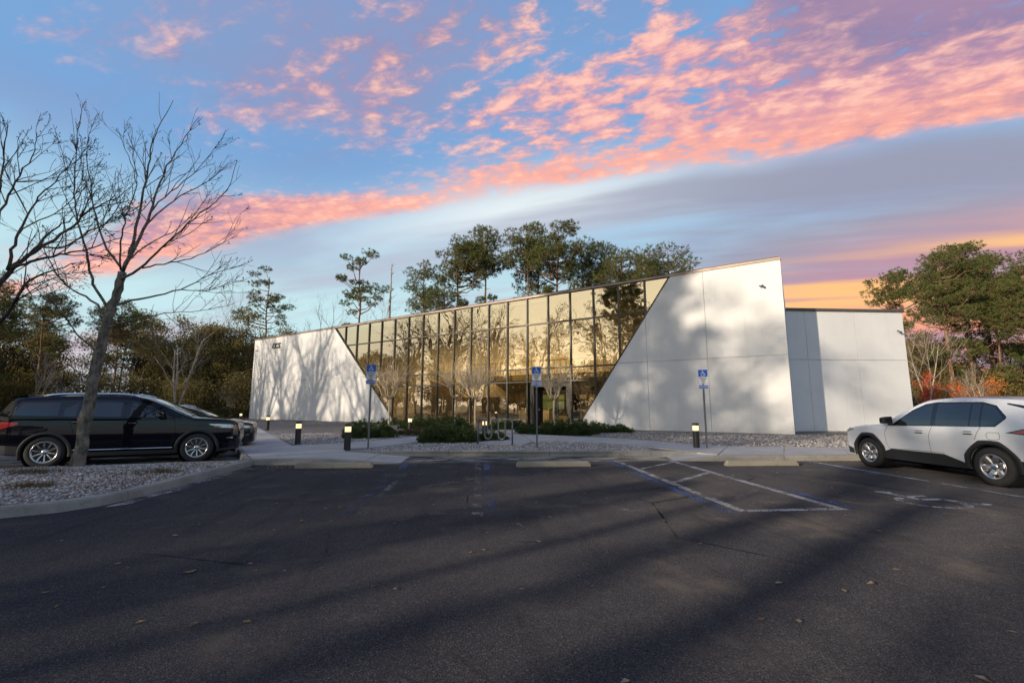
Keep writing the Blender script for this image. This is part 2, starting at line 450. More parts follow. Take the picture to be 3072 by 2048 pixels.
def gold_glass():
    m = bpy.data.materials.new('gold_glass'); m.use_nodes = True; nt = m.node_tree; nt.nodes.clear()
    p = wpos(nt)
    h = noise(scalev(p, 1.0, 1.0, 0.8), 0.9, 2.0, 0.5)
    bp = nt.nodes.new('ShaderNodeBump'); bp.inputs['Strength'].default_value = 0.4; bp.inputs['Distance'].default_value = 0.014
    nt.links.new(h.s, bp.inputs['Height'])
    gl = nt.nodes.new('ShaderNodeBsdfGlossy'); gl.inputs['Color'].default_value = (1.0, 0.90, 0.68, 1); gl.inputs['Roughness'].default_value = 0.004
    nt.links.new(bp.outputs[0], gl.inputs['Normal'])
    tr = nt.nodes.new('ShaderNodeBsdfTransparent'); tr.inputs['Color'].default_value = (0.78, 0.65, 0.42, 1)
    fr = nt.nodes.new('ShaderNodeFresnel'); fr.inputs['IOR'].default_value = 1.6
    f = (X(nt, fr.outputs[0]) * 0.8 + 0.52).clamp()
    mx = nt.nodes.new('ShaderNodeMixShader'); nt.links.new(f.s, mx.inputs[0])
    nt.links.new(tr.outputs[0], mx.inputs[1]); nt.links.new(gl.outputs[0], mx.inputs[2])
    out = nt.nodes.new('ShaderNodeOutputMaterial'); nt.links.new(mx.outputs[0], out.inputs[0])
    return m
M['gold_glass'] = gold_glass()
def clear_glass(name, tint, refl=0.12):
    m = bpy.data.materials.new(name); m.use_nodes = True; nt = m.node_tree; nt.nodes.clear()
    gl = nt.nodes.new('ShaderNodeBsdfGlossy'); gl.inputs['Color'].default_value = (1, 1, 1, 1); gl.inputs['Roughness'].default_value = 0.01
    tr = nt.nodes.new('ShaderNodeBsdfTransparent'); tr.inputs['Color'].default_value = (*tint, 1)
    fr = nt.nodes.new('ShaderNodeFresnel'); fr.inputs['IOR'].default_value = 1.5
    f = (X(nt, fr.outputs[0]) + refl).clamp()
    mx = nt.nodes.new('ShaderNodeMixShader'); nt.links.new(f.s, mx.inputs[0])
    nt.links.new(tr.outputs[0], mx.inputs[1]); nt.links.new(gl.outputs[0], mx.inputs[2])
    out = nt.nodes.new('ShaderNodeOutputMaterial'); nt.links.new(mx.outputs[0], out.inputs[0])
    return m
M['door_glass'] = clear_glass('door_glass', (0.75, 0.66, 0.45), 0.12)
M['frame'] = plain('dark_bronze_frame', (0.055, 0.048, 0.040), 0.45, 0.5)
M['fascia'] = plain('bronze_fascia', (0.26, 0.20, 0.165), 0.5, 0.3, 0.15, 2.0)
M['coping'] = plain('dark_coping', (0.10, 0.085, 0.075), 0.55, 0.2)
M['joint'] = plain('joint_shadow_gap', (0.45, 0.44, 0.42), 0.9)
M['roof'] = plain('roof_membrane', (0.4, 0.39, 0.37), 0.9)
M['letters'] = plain('dark_letters', (0.05, 0.048, 0.05), 0.5)
M['galv'] = plain('galvanised_steel', (0.19, 0.195, 0.20), 0.5, 0.7, 0.2, 25.0)
M['post'] = plain('dark_steel_post', (0.15, 0.155, 0.16), 0.5, 0.7, 0.2, 20.0)
M['signblue'] = plain('sign_blue', (0.012, 0.095, 0.42), 0.35, 0.0, 0.05, 8.0)
M['signwhite'] = plain('sign_white', (0.70, 0.70, 0.69), 0.4, 0.0, 0.05, 8.0)
M['signink'] = plain('sign_ink', (0.02, 0.02, 0.03), 0.5)
M['bollard'] = plain('bollard_bronze', (0.030, 0.028, 0.027), 0.5, 0.3, 0.2, 15.0)
M['camera_dark'] = plain('camera_housing', (0.08, 0.08, 0.08), 0.45)
M['black_metal'] = plain('black_metal', (0.018, 0.018, 0.018), 0.5, 0.3)
def emit(name, c, s):
    m, nt, b = mat(name); setp(nt, b, Base_Color=c, Emission_Color=c, Emission_Strength=s, Roughness=0.4); return m
M['lens'] = emit('lamp_lens', (1.0, 0.72, 0.36), 1.3)
M['downlight'] = emit('downlight', (1.0, 0.88, 0.66), 2.0)
# car paints
def paint(name, c, rough=0.25, metal=0.0, coat=1.0, spec=0.5):
    m, nt, b = mat(name); p = coord(nt)
    setp(nt, b, Base_Color=c, Roughness=rough, Metallic=metal, Coat_Weight=coat, Coat_Roughness=0.03, Specular_IOR_Level=spec)
    dust = noise(p, 3.0, 5, 0.6).smooth(0.4, 0.8) * 0.05
    z = sep(p)[2].smooth(0.6, 0.25) * 0.15
    setp(nt, b, Roughness=(dust + z + rough))
    return m
M['paint_white'] = paint('white_car_paint', (0.64, 0.66, 0.69), 0.3, 0.0, 0.8)
M['paint_black'] = paint('black_car_paint', (0.004, 0.0045, 0.008), 0.3, 0.0, 0.75, 0.0)
M['paint_grey'] = paint('charcoal_car_paint', (0.010, 0.011, 0.015), 0.3, 0.0, 0.8, 0.1)
M['cladding'] = plain('black_plastic', (0.016, 0.017, 0.020), 0.6, 0.0, 0.2, 30.0)
M['gloss_black'] = plain('gloss_black', (0.006, 0.006, 0.008), 0.15, 0.0, 0.1, 8.0, 0, 60, 0.5)
M['tyre'] = plain('tyre_rubber', (0.017, 0.017, 0.018), 0.8, 0.0, 0.2, 30.0)
M['alloy'] = plain('alloy_rim', (0.50, 0.50, 0.51), 0.28, 0.9, 0.08, 20.0)
M['disc'] = plain('brake_disc', (0.10, 0.10, 0.10), 0.5, 0.8)
M['chrome'] = plain('chrome', (0.75, 0.75, 0.77), 0.12, 1.0, 0.03)
M['seam'] = plain('panel_gap', (0.004, 0.004, 0.004), 0.9)
M['taillight'] = plain('red_lamp', (0.45, 0.008, 0.012), 0.15, 0.0, 0.15, 20.0, 0, 60, 0.6)
M['headlamp'] = plain('clear_lamp', (0.42, 0.43, 0.46), 0.08, 0.6, 0.3, 12.0, 0, 60, 1.0)
M['amber'] = plain('amber_reflector', (0.55, 0.13, 0.05), 0.2)
M['car_glass'] = plain('tinted_car_glass', (0.010, 0.013, 0.017), 0.04, 0.0, 0.2, 3.0, 0, 60, 1.0, 0.6)
M['windscreen'] = plain('windscreen_glass', (0.016, 0.020, 0.024), 0.03, 0.0, 0.1, 3.0, 0, 60, 1.0, 0.8)
M['carseat'] = plain('car_interior', (0.03, 0.03, 0.032), 0.8)
# inside of the building
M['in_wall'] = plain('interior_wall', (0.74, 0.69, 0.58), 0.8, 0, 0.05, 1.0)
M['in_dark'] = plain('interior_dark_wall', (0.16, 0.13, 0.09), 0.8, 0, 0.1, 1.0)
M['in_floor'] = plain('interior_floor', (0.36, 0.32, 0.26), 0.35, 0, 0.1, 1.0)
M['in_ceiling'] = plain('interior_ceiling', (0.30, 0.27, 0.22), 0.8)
M['in_white'] = plain('white_furniture', (0.72, 0.69, 0.62), 0.5)
M['in_wood'] = plain('stair_timber', (0.33, 0.24, 0.15), 0.5)
M['screen'] = plain('dark_screen', (0.02, 0.02, 0.02), 0.2)
M['screen_green'] = emit('green_picture', (0.10, 0.16, 0.05), 0.35)
# paint on the asphalt, worn through
def worn(name, c, keep):
    m, nt, b = mat(name); p = wpos(nt)
    setp(nt, b, Base_Color=mixc(noise(p, 5.0, 5, 0.7).smooth(0.3, 0.7), c, tuple(x * 0.62 for x in c)), Roughness=0.85)
    n = noise(p, 2.2, 6, 0.72) * 0.75 + noise(p, 45.0, 3, 0.7) * 0.55
    f = n.smooth(0.66 - keep, 0.90 - keep)
    tr = nt.nodes.new('ShaderNodeBsdfTransparent'); mx = nt.nodes.new('ShaderNodeMixShader')
    nt.links.new(f.s, mx.inputs[0]); nt.links.new(tr.outputs[0], mx.inputs[1]); nt.links.new(b.outputs[0], mx.inputs[2])
    nt.links.new(mx.outputs[0], nt.nodes['Material Output'].inputs[0])
    return m
M['line_white'] = worn('worn_white_paint', (0.42, 0.41, 0.39), 0.15)
M['line_faint'] = worn('nearly_gone_white_paint', (0.30, 0.295, 0.285), 0.02)
M['line_blue'] = worn('worn_blue_paint', (0.045, 0.105, 0.26), 0.13)
M['line_bluefaint'] = worn('nearly_gone_blue_paint', (0.06, 0.10, 0.22), 0.03)
M['symbol'] = worn('worn_symbol_paint', (0.48, 0.48, 0.47), 0.15)
M['wash_worn'] = worn('worn_cement_wash', (0.46, 0.45, 0.42), 0.10)


# ------------------------------------------------------------------ ground, asphalt, beds, walks, kerbs
rng = np.random.default_rng(7)
g = Acc(); n = 48
gx = np.linspace(-1, 1, n); gx = np.sign(gx) * np.abs(gx) ** 2.2 * 1500
XX, YY = np.meshgrid(gx, gx); rr = np.hypot(XX, YY)
ZZ = -0.06 + np.where(rr > 90, np.sin(XX * 0.013) * np.cos(YY * 0.011) * 0.0, 0)
idx = np.arange(n * n).reshape(n, n)
g.add(np.stack([XX, YY, ZZ], -1).reshape(-1, 3), np.stack([idx[:-1, :-1], idx[:-1, 1:], idx[1:, 1:], idx[1:, :-1]], -1).reshape(-1, 4))
tag(build('ground', g, M['dirt']), 'brown leaf-strewn forest floor under the trees', 'ground', kind='structure')

def sheet(name, poly, z, m, label, parent=None):
    a = Acc(); p = np.array(poly, float); zz = np.broadcast_to(z, len(p))
    a.add(np.column_stack([p[:, :2], zz]), np.arange(len(p)))
    o = build(name, a, m, parent)
    if parent is None: tag(o, label, kind='structure')
    return o
lot = sheet('parking_lot', [(-34, -26), (46, -26), (46, 13.9), (-2, 14.2), (-7, 14.2), (-22.6, 42), (-41, 36)], 0.0, M['asphalt'],
            'dark worn asphalt of the parking lot')

bed_z = 0.12
bed = sheet('gravel_bed', [(-3.9, 14.02), (-1.7, 13.98), (5.3, 13.42), (6.2, 13.5), (7.0, 12.4), (46, 11.9), (46, 60), (-34, 70), (-24, 44.5), (-7.1, 14.3)],
            bed_z, M['gravel'], 'pale river-gravel planting bed in front of the white building')
island_outline = [(-5.52, 7.9), (-5.54, 10.0), (-5.6, 12.05), (-5.95, 12.12), (-8.0, 11.5), (-10.2, 10.9), (-14.0, 9.9), (-18.0, 8.9), (-18.6, 7.6),
                  (-17.6, 6.75), (-14.0, 6.62), (-10.0, 6.62), (-7.0, 6.62), (-6.35, 6.72), (-5.85, 7.05), (-5.6, 7.45)]
def inset(poly, d):
    p = np.array(poly); out = []
    for i in range(len(p)):
        a, b, c = p[i - 1], p[i], p[(i + 1) % len(p)]
        e1 = (b - a) / np.linalg.norm(b - a); e2 = (c - b) / np.linalg.norm(c - b)
        nrm = np.array([-e1[1] - e2[1], e1[0] + e2[0]]); nrm /= np.linalg.norm(nrm)
        k = d / max(0.5, nrm @ np.array([-e1[1], e1[0]]))
        out.append(tuple(b + nrm * k))
    return out
# gravel mound inside the island: slightly domed
isl_in = inset(island_outline, 0.15)
a = Acc(); pin = np.array(isl_in); ctr = pin.mean(0)
rings = [np.column_stack([ctr + (pin - ctr) * f, np.full(len(pin), 0.12 + 0.16 * (1 - f) ** 0.8)]) for f in (1.0, 0.9, 0.75, 0.5, 0.2)]
V = np.vstack(rings); k = len(pin); F = []
for r_ in range(4):
    for i in range(k): F.append([r_ * k + i, r_ * k + (i + 1) % k, (r_ + 1) * k + (i + 1) % k, (r_ + 1) * k + i])
a.add(V, F); a.f.append(np.arange(4 * k, 5 * k)[None]); a.mi.append(np.zeros(1))
isl = tag(build('gravel_island', a, M['gravel'], smooth=True), 'low gravel island with the bare tree between the parking lanes', kind='structure')

def kerb_run(name, path, width, top, parent=None, label=None, closed=False, seglen=3.0):
    """A cast kerb along a path, its pieces parted by narrow joints. top: height at every path point. The face stands on the path, the body lies to its left."""
    p = np.array(path, float); tops = np.broadcast_to(top, len(p)).astype(float)
    if closed: p = np.vstack([p, p[:1]]); tops = np.append(tops, tops[0])
    root = put(name, None) if parent is None else parent
    if parent is None: tag(root, label, kind='structure')
    # offset line
    t = np.gradient(p, axis=0) if not closed else np.vstack([(p[1] - p[-2])[None], np.gradient(p, axis=0)[1:-1], (p[1] - p[-2])[None]])
    t /= np.linalg.norm(t, axis=1, keepdims=True); nl = np.column_stack([-t[:, 1], t[:, 0]])
    s = np.concatenate([[0], np.cumsum(np.linalg.norm(np.diff(p, axis=0), axis=1))])
    cuts = np.arange(0, s[-1], seglen); cuts = np.append(cuts, s[-1])
    for c0, c1 in zip(cuts[:-1], cuts[1:]):
        if c1 - c0 < 0.1: continue
        ss = np.unique(np.concatenate([[c0 + 0.006, c1 - 0.006], s[(s > c0 + .05) & (s < c1 - .05)], np.arange(c0 + .3, c1 - .1, 0.3)]))
        q = np.column_stack([np.interp(ss, s, p[:, 0]), np.interp(ss, s, p[:, 1])])
        nn = np.column_stack([np.interp(ss, s, nl[:, 0]), np.interp(ss, s, nl[:, 1])])
        h = np.interp(ss, s, tops)
        a = Acc(); sec = []
        wob = rng.normal(0, 0.002, len(ss))
        for off, fz in ((0.0, -0.05), (0.012, 0.72), (0.022, 0.93), (0.045, 1.0), (width - 0.01, 1.0), (width, 0.97), (width, -0.05)):
            z = (h * fz if fz > 0 else np.full(len(ss), fz)) + (wob if fz > 0.5 else 0)
            sec.append(np.column_stack([q + nn * off, z]))
        kk = len(sec); V = np.stack(sec, 1).reshape(-1, 3); m_ = len(ss)
        F = [[i * kk + j, (i + 1) * kk + j, (i + 1) * kk + j + 1, i * kk + j + 1] for i in range(m_ - 1) for j in range(kk - 1)]
        a.add(V, F); a.f.append(np.arange(kk)[None]); a.mi.append(np.zeros(1)); a.f.append((np.arange(kk)[::-1] + (m_ - 1) * kk)[None]); a.mi.append(np.zeros(1))
        build('kerb_stone', a, M['kerb'], root, smooth=False)
    return root
kerb_run('island_kerb', island_outline, 0.15, 0.15, label='stained concrete kerb round the gravel island', closed=True)
kerb_run('lot_kerb', [(-3.88, 14.01), (-2.0, 14.01), (0.0, 13.90), (5.42, 13.40), (6.5, 12.93)], 0.16, 0.16, label='straight concrete kerb between the asphalt and the centre gravel bed')
kerb_run('walk_kerb', [(-21.9, 41.0), (-6.95, 14.1), (-6.35, 13.0), (-5.95, 12.35), (-5.6, 12.20), (-3.9, 12.14), (-2.9, 12.20), (-2.05, 12.28)],
         0.15, [0.155, 0.155, 0.155, 0.155, 0.155, 0.155, 0.08, 0.006], label='concrete kerb edging the walk beside the black vehicle, sloping down to the ramp')
kerb_run('walk_kerb', [(5.3, 12.33), (5.9, 12.24), (6.7, 12.18), (10.2, 12.0), (25, 11.75), (46, 11.4)], 0.15,
         [0.006, 0.08, 0.155, 0.155, 0.155, 0.155], label='concrete kerb edging the walk in front of the white vehicle, rising from the ramp')

def walk(name, label, L, Rr, z=0.15):
    """A concrete walk: slabs between two edges, one object for each slab."""
    root = tag(put(name, None), label, kind='structure')
    L = np.array(L, float); Rr = np.array(Rr, float); zz = np.broadcast_to(z, len(L)).astype(float)
    for i in range(len(L) - 1):
        n_ = max(1, int(round(np.linalg.norm((L[i + 1] + Rr[i + 1]) / 2 - (L[i] + Rr[i]) / 2) / 1.6)))
        for j in range(n_):
            t0, t1 = j / n_, (j + 1) / n_
            ln = np.linalg.norm(L[i + 1] - L[i]) + 1e-6; e = 0.006 / ln * 1.0
            q = [L[i] + (L[i + 1] - L[i]) * (t0 + e), Rr[i] + (Rr[i + 1] - Rr[i]) * (t0 + e),
                 Rr[i] + (Rr[i + 1] - Rr[i]) * (t1 - e), L[i] + (L[i + 1] - L[i]) * (t1 - e)]
            zq = [zz[i] + (zz[i + 1] - zz[i]) * t for t in (t0, t0, t1, t1)]
            dz_ = rng.normal(0, 0.0025)
            a = Acc(); a.prism(q, np.array(zq) - 0.12, np.array(zq) + dz_)
            build('concrete_slab', a, M['concrete'], root)
    return root
# left walk: from the ramp back along the black vehicle's lane; left edge then right edge, running away from the camera
walk('sidewalk', 'concrete walk running back past the nose of the black vehicle',
     [(-5.62, 12.36), (-5.85, 12.55), (-6.83, 14.12), (-8.0, 16.25), (-13.5, 26.1), (-21.7, 40.9)],
     [(-3.88, 12.29), (-3.88, 14.0), (-4.2, 14.95), (-6.3, 16.25), (-11.9, 26.6), (-20.0, 41.5)])
walk('sidewalk_ramp', 'concrete ramp sloping down from the walk to the asphalt beside the striped aisle',
     [(-3.87, 12.30), (-2.9, 12.36), (-2.02, 12.42)], [(-3.87, 13.99), (-2.9, 14.0), (-2.02, 13.98)], [0.15, 0.08, 0.008])
walk('entrance_walk', 'concrete path leading from the left walk to the glass entrance',
     [(-6.28, 16.27), (-4.63, 17.5), (-2.75, 20.6), (0.35, 24.4), (3.3, 29.9)],
     [(-4.18, 14.96), (-3.3, 15.6), (-1.25, 19.4), (1.7, 22.7), (5.9, 28.0)])
walk('rack_pad', 'small concrete pad under the bicycle rack joining the paths',
     [(-0.25, 16.95), (0.55, 18.2), (-0.5, 20.5)], [(1.5, 16.0), (2.0, 17.4), (2.0, 22.6)])
walk('side_path', 'curved concrete path from the entrance to the right-hand walk',
     [(2.02, 22.55), (3.6, 20.9), (6.0, 18.75), (7.35, 16.2), (8.3, 15.0)], [(2.03, 17.5), (3.0, 17.7), (4.7, 16.6), (5.55, 15.0), (6.55, 12.36)], 0.152)
walk('front_walk', 'concrete walk along the kerb in front of the white vehicle',
     [(8.32, 15.0), (11.8, 14.3), (25, 14.0), (46, 13.6)], [(6.57, 12.36), (10.2, 12.17), (25, 11.92), (46, 11.57)])
walk('sidewalk_ramp', 'concrete ramp rising from the asphalt to the front walk',
     [(5.5, 13.36), (6.0, 13.1), (6.54, 12.9)], [(5.32, 12.42), (5.9, 12.40), (6.54, 12.36)], [0.008, 0.08, 0.15])

# ------------------------------------------------------------------ painted markings (children of the lot)
def stripe(p0, p1, w, m, z=0.004, name='painted_line'):
    p0, p1 = np.array(p0, float), np.array(p1, float); t = (p1 - p0) / np.linalg.norm(p1 - p0); nn = np.array([-t[1], t[0]]) * w / 2
    a = Acc(); a.add(np.column_stack([[p0 + nn, p0 - nn, p1 - nn, p1 + nn], np.full(4, z)]), [0, 1, 2, 3])
    return build(name, a, m, lot)
W4 = 0.14
stripe((0.0, 6.55), (0.0, 12.45), W4, M['line_faint']); stripe((0.21, 6.6), (0.21, 12.45), W4, M['line_bluefaint'])
stripe((0.21, 10.9), (0.21, 12.4), W4, M['line_blue'], 0.008); stripe((0.0, 11.2), (0.0, 12.4), W4, M['line_faint'], 0.008)
stripe((-0.075, 6.58), (0.075, 6.58), 0.11, M['line_white'], 0.008); stripe((-0.72, 6.62), (-0.10, 6.62), 0.07, M['line_faint'], 0.008)
stripe((-1.60, 6.6), (-1.60, 12.4), W4, M['line_faint']); stripe((-1.83, 6.6), (-1.83, 12.4), W4, M['line_bluefaint'])
stripe((-1.83, 11.3), (-1.83, 12.3), W4, M['line_blue'], 0.008)
stripe((-1.53, 6.58), (-0.08, 6.62), 0.12, M['line_faint'])
for y0 in (8.3, 10.2): stripe((-1.5, y0), (-0.1, y0 + 1.3), 0.10, M['line_faint'])
stripe((3.73, 6.45), (3.73, 12.45), W4, M['line_white']); stripe((3.50, 6.4), (3.50, 12.45), W4, M['line_blue'])
stripe((5.22, 6.45), (5.22, 12.45), W4, M['line_white']); stripe((5.44, 6.45), (5.44, 12.35), W4, M['line_bluefaint'])
stripe((5.44, 6.5), (5.44, 8.0), 0.12, M['line_blue'], 0.008)
stripe((3.66, 6.45), (5.29, 6.47), 0.13, M['line_white'], 0.008)
for y0, m_ in ((7.0, 'line_faint'), (8.9, 'line_white'), (10.8, 'line_white')): stripe((3.8, y0), (5.15, y0 + 1.25), 0.12, M[m_])
stripe((8.88, 5.6), (8.88, 12.0), 0.11, M['line_white']); stripe((8.70, 9.6), (8.70, 12.0), 0.12, M['line_blue'])
for xs in (13.0, 16.0): stripe((xs, 6.0), (xs, 11.6), 0.10, M['line_white'])

def chair_symbol(acc, c, s, ux=(1, 0, 0), uy=(0, 1, 0), off=(0, 0, 0), m=0):
    """The wheelchair sign in a unit square, as flat faces: head, back, seat and leg, wheel arc."""
    ux, uy, off, c = (np.array(v, float) for v in (ux, uy, off, c))
    def P(pts): return np.array([c + ux * x * s + uy * y * s + off for x, y in pts])
    a = np.linspace(0, 2 * np.pi, 14)[:-1]
    acc.add(P([(-0.06 + 0.085 * math.cos(t), 0.40 + 0.085 * math.sin(t)) for t in a]), np.arange(13), m)
    def band(pts, w):
        pts = np.array(pts, float)
        for i in range(len(pts) - 1):
            d = pts[i + 1] - pts[i]; L = np.linalg.norm(d); d /= L; nn = np.array([-d[1], d[0]]) * w / 2
            e = d * w * 0.25
            acc.add(P([pts[i] - e + nn, pts[i] - e - nn, pts[i + 1] + e - nn, pts[i + 1] + e + nn]), [0, 1, 2, 3], m)
    band([(-0.06, 0.30), (-0.03, -0.02), (0.20, -0.03)], 0.085); band([(0.20, -0.03), (0.31, -0.33), (0.42, -0.29)], 0.075)
    band([(-0.05, 0.15), (0.17, 0.14)], 0.065)
    band([(-0.05 + 0.27 * math.cos(t), -0.17 + 0.27 * math.sin(t)) for t in np.linspace(R(115), R(345), 12)], 0.07)
for cx_, cy_, s_, mm in ((7.05, 7.05, 1.5, M['symbol']), (1.75, 6.95, 1.3, M['line_faint'])):
    a = Acc(); chair_symbol(a, (cx_, cy_, 0.008), s_)
    build('wheelchair_symbol', a, mm, lot)
# cement wash spilled along the island kerb
pts = [(-5.46, 7.3), (-5.25, 7.6), (-5.3, 8.3), (-5.22, 8.9), (-5.38, 9.4), (-5.3, 10.2), (-5.42, 10.6), (-5.36, 11.6), (-5.5, 11.7), (-5.5, 9), (-5.51, 7.9)]
a = Acc(); p = np.array(pts); c_ = p.mean(0)
a.add(np.column_stack([p, np.full(len(p), 0.006)]), np.arange(len(p))); build('cement_wash', a, M['wash_worn'], lot)


# ------------------------------------------------------------------ the white building
BA = -R(37.3)
bld = thing('office_building', 'long white stucco office building with slanted gold glass front', 'building', (14.93, 20.89, 0.0), BA)
LEN = 49.2; BZ = 0.10
def top_at(s): return 8.70 + 0.0047 * s
def dl(z): return -27.1 - (z - 0.15) * 0.995       # left slanted jamb
def dr(z): return -11.22 + (z - 0.15) * 0.689      # right slanted jamb
def slab(acc, poly, y0, y1, m=0):
    """Outline in (along the front, height), extruded through the depth of the front."""
    n = len(poly); p = np.array(poly, float)
    A = np.column_stack([p[:, 0], np.full(n, y0), p[:, 1]]); B = np.column_stack([p[:, 0], np.full(n, y1), p[:, 1]])
    b = acc.n; acc.v.append(np.vstack([A, B])); acc.n += 2 * n
    i = np.arange(n); j = (i + 1) % n
    for f in (np.column_stack([i, i + n, j + n, j]), np.arange(n)[None], (np.arange(n)[::-1] + n)[None]):
        acc.f.append(f + b); acc.mi.append(np.full(len(f), m))
    return acc
def area(poly): return 0.5 * abs(sum(poly[i][0] * poly[(i + 1) % len(poly)][1] - poly[(i + 1) % len(poly)][0] * poly[i][1] for i in range(len(poly))))
def cut_roof(poly): return clip(poly, 0.0047, -1.0, -8.70)
# half-planes: right of the left jamb / left of the right jamb
def inside(poly):
    poly = clip(poly, 1.0, 0.995, -27.1 + 0.15 * 0.995)
    return clip(poly, -1.0, 0.689, 11.22 + 0.15 * 0.689)
def left_of(poly): return clip(poly, -1.0, -0.995, 27.1 - 0.15 * 0.995)
def right_of(poly): return clip(poly, 1.0, -0.689, -11.22 - 0.15 * 0.689)
# backing walls then the stucco panels with their joints
for fn, x0, x1 in ((left_of, -LEN + 0.02, -26.0), (right_of, -12.0, -0.02)):
    a = Acc(); slab(a, fn(cut_roof([(x0, BZ), (x1, BZ), (x1, 9.2), (x0, 9.2)])), 0.0, 0.24); build('wall', a, M['joint'], bld)
xs_l = [-LEN] + [-45.1 + 3.19 * k for k in range(6)] + [-26.0]
xs_r = [-12.0, -10.03, -6.84, -3.65, 0.0]
for fn, xs in ((left_of, xs_l), (right_of, xs_r)):
    for x0, x1 in zip(xs[:-1], xs[1:]):
        for z0, z1 in ((BZ + 0.04, 3.95), (3.95, 9.3)):
            gap = 0.009
            q = [(x0 + gap, z0 + gap), (x1 - gap, z0 + gap), (x1 - gap, z1 - gap), (x0 + gap, z1 - gap)]
            q = fn(cut_roof(q))
            if len(q) >= 3 and area(q) > 0.05: build('wall_panel', slab(Acc(), q, -0.05, 0.0), M['stucco'], bld)
# plinth, fascia, roof, other walls
build('plinth', Acc().box((-LEN / 2, 0.0, 0.09), (LEN - 0.03, 0.12, 0.13)), M['kerb'], bld)
a = Acc(); slab(a, [(-LEN - 0.02, top_at(-LEN)), (0.02, top_at(0)), (0.02, top_at(0) + 0.13), (-LEN - 0.02, top_at(-LEN) + 0.13)], -0.10, 0.20)
fas = build('fascia', a, M['fascia'], bld)
build('drip_edge', slab(Acc(), [(-LEN - 0.02, top_at(-LEN) + 0.131), (0.02, top_at(0) + 0.131), (0.02, top_at(0) + 0.155), (-LEN - 0.02, top_at(-LEN) + 0.155)], -0.125, 0.22), M['coping'], fas)
DEPTH = 12.0
a = Acc(); a.prism([(-LEN, 0.25), (-0.02, 0.25), (-0.32, DEPTH), (-LEN, DEPTH)], [8.20, 8.42, 8.42, 8.20], [8.42, 8.66, 8.66, 8.42]); build('roof', a, M['roof'], bld)
a = Acc(); a.prism([(-0.28, 0.02), (-0.01, 0.02), (-0.31, DEPTH), (-0.58, DEPTH)], BZ, 8.69); build('end_wall', a, M['stucco'], bld)
build('end_wall', Acc().prism([(-LEN + 0.005, 0.02), (-LEN + 0.25, 0.02), (-LEN + 0.25, DEPTH), (-LEN + 0.005, DEPTH)], BZ, 8.45), M['stucco'], bld)
build('back_wall', Acc().prism([(-LEN, DEPTH), (-0.6, DEPTH), (-0.6, DEPTH + 0.25), (-LEN, DEPTH + 0.25)], BZ, 8.44), M['stucco'], bld)
# curtain wall
mull = [-6.84 - 1.59 * k for k in range(18)]
MS = sorted(mull); rows = [0.16, 3.04, 3.88, 6.83, 8.70]
DX0, DX1 = -6.84 - 1.59 * 5, -6.84 - 1.59 * 3      # the two entrance bays
edges = [-37.5] + MS + [-4.0]
for x0, x1 in zip(edges[:-1], edges[1:]):
    for r_, (z0, z1) in enumerate(zip(rows[:-1], rows[1:])):
        if r_ == 0 and x0 >= DX0 - 0.01 and x1 <= DX1 + 0.01: continue
        q = inside(cut_roof([(x0, z0), (x1, z0), (x1, z1), (x0, z1)]))
        if len(q) >= 3 and area(q) > 0.02:
            a = Acc(); p = np.array(q)
            tilt = rng.normal(0, 0.0016, 2); cc = p.mean(0)
            a.add(np.column_stack([p[:, 0], 0.05 + (p[:, 0] - cc[0]) * tilt[0] + (p[:, 1] - cc[1]) * tilt[1], p[:, 1]]), np.arange(len(p)))
            build('glass_pane', a, M['gold_glass'], bld)
for s_ in mull:
    z0 = max(0.15, 0.15 + (-27.1 - s_) / 0.995 if s_ < -27.1 else 0.15, (s_ + 11.22) / 0.689 + 0.15 if s_ > -11.22 else 0.15)
    if DX0 + 0.1 < s_ < DX1 - 0.1: z0 = 3.04
    build('mullion', slab(Acc(), [(s_ - 0.045, z0), (s_ + 0.045, z0), (s_ + 0.045, top_at(s_) - 0.002), (s_ - 0.045, top_at(s_) - 0.002)], -0.045, 0.12), M['frame'], bld)
for zt, hh in ((3.04, 0.04), (3.88, 0.04), (6.83, 0.045)):
    build('transom', slab(Acc(), inside([(-40, zt - hh), (0, zt - hh), (0, zt + hh), (-40, zt + hh)]), -0.035, 0.11), M['frame'], bld)
for x0, x1 in ((dl(0.15), DX0), (DX1, dr(0.15))):
    build('sill', slab(Acc(), [(x0, 0.11), (x1, 0.11), (x1, 0.22), (x0, 0.22)], -0.06, 0.12), M['frame'], bld)
zt0 = top_at(-35)
build('slanted_jamb', slab(Acc(), [(dl(0.13), 0.13), (dl(0.13) + 0.13, 0.13), (dl(8.53) + 0.13, 8.53), (dl(8.53), 8.53)], -0.056, 0.14), M['frame'], bld)
build('slanted_jamb', slab(Acc(), [(dr(0.13) - 0.11, 0.13), (dr(0.13), 0.13), (dr(8.67), 8.67), (dr(8.67) - 0.11, 8.67)], -0.056, 0.14), M['frame'], bld)
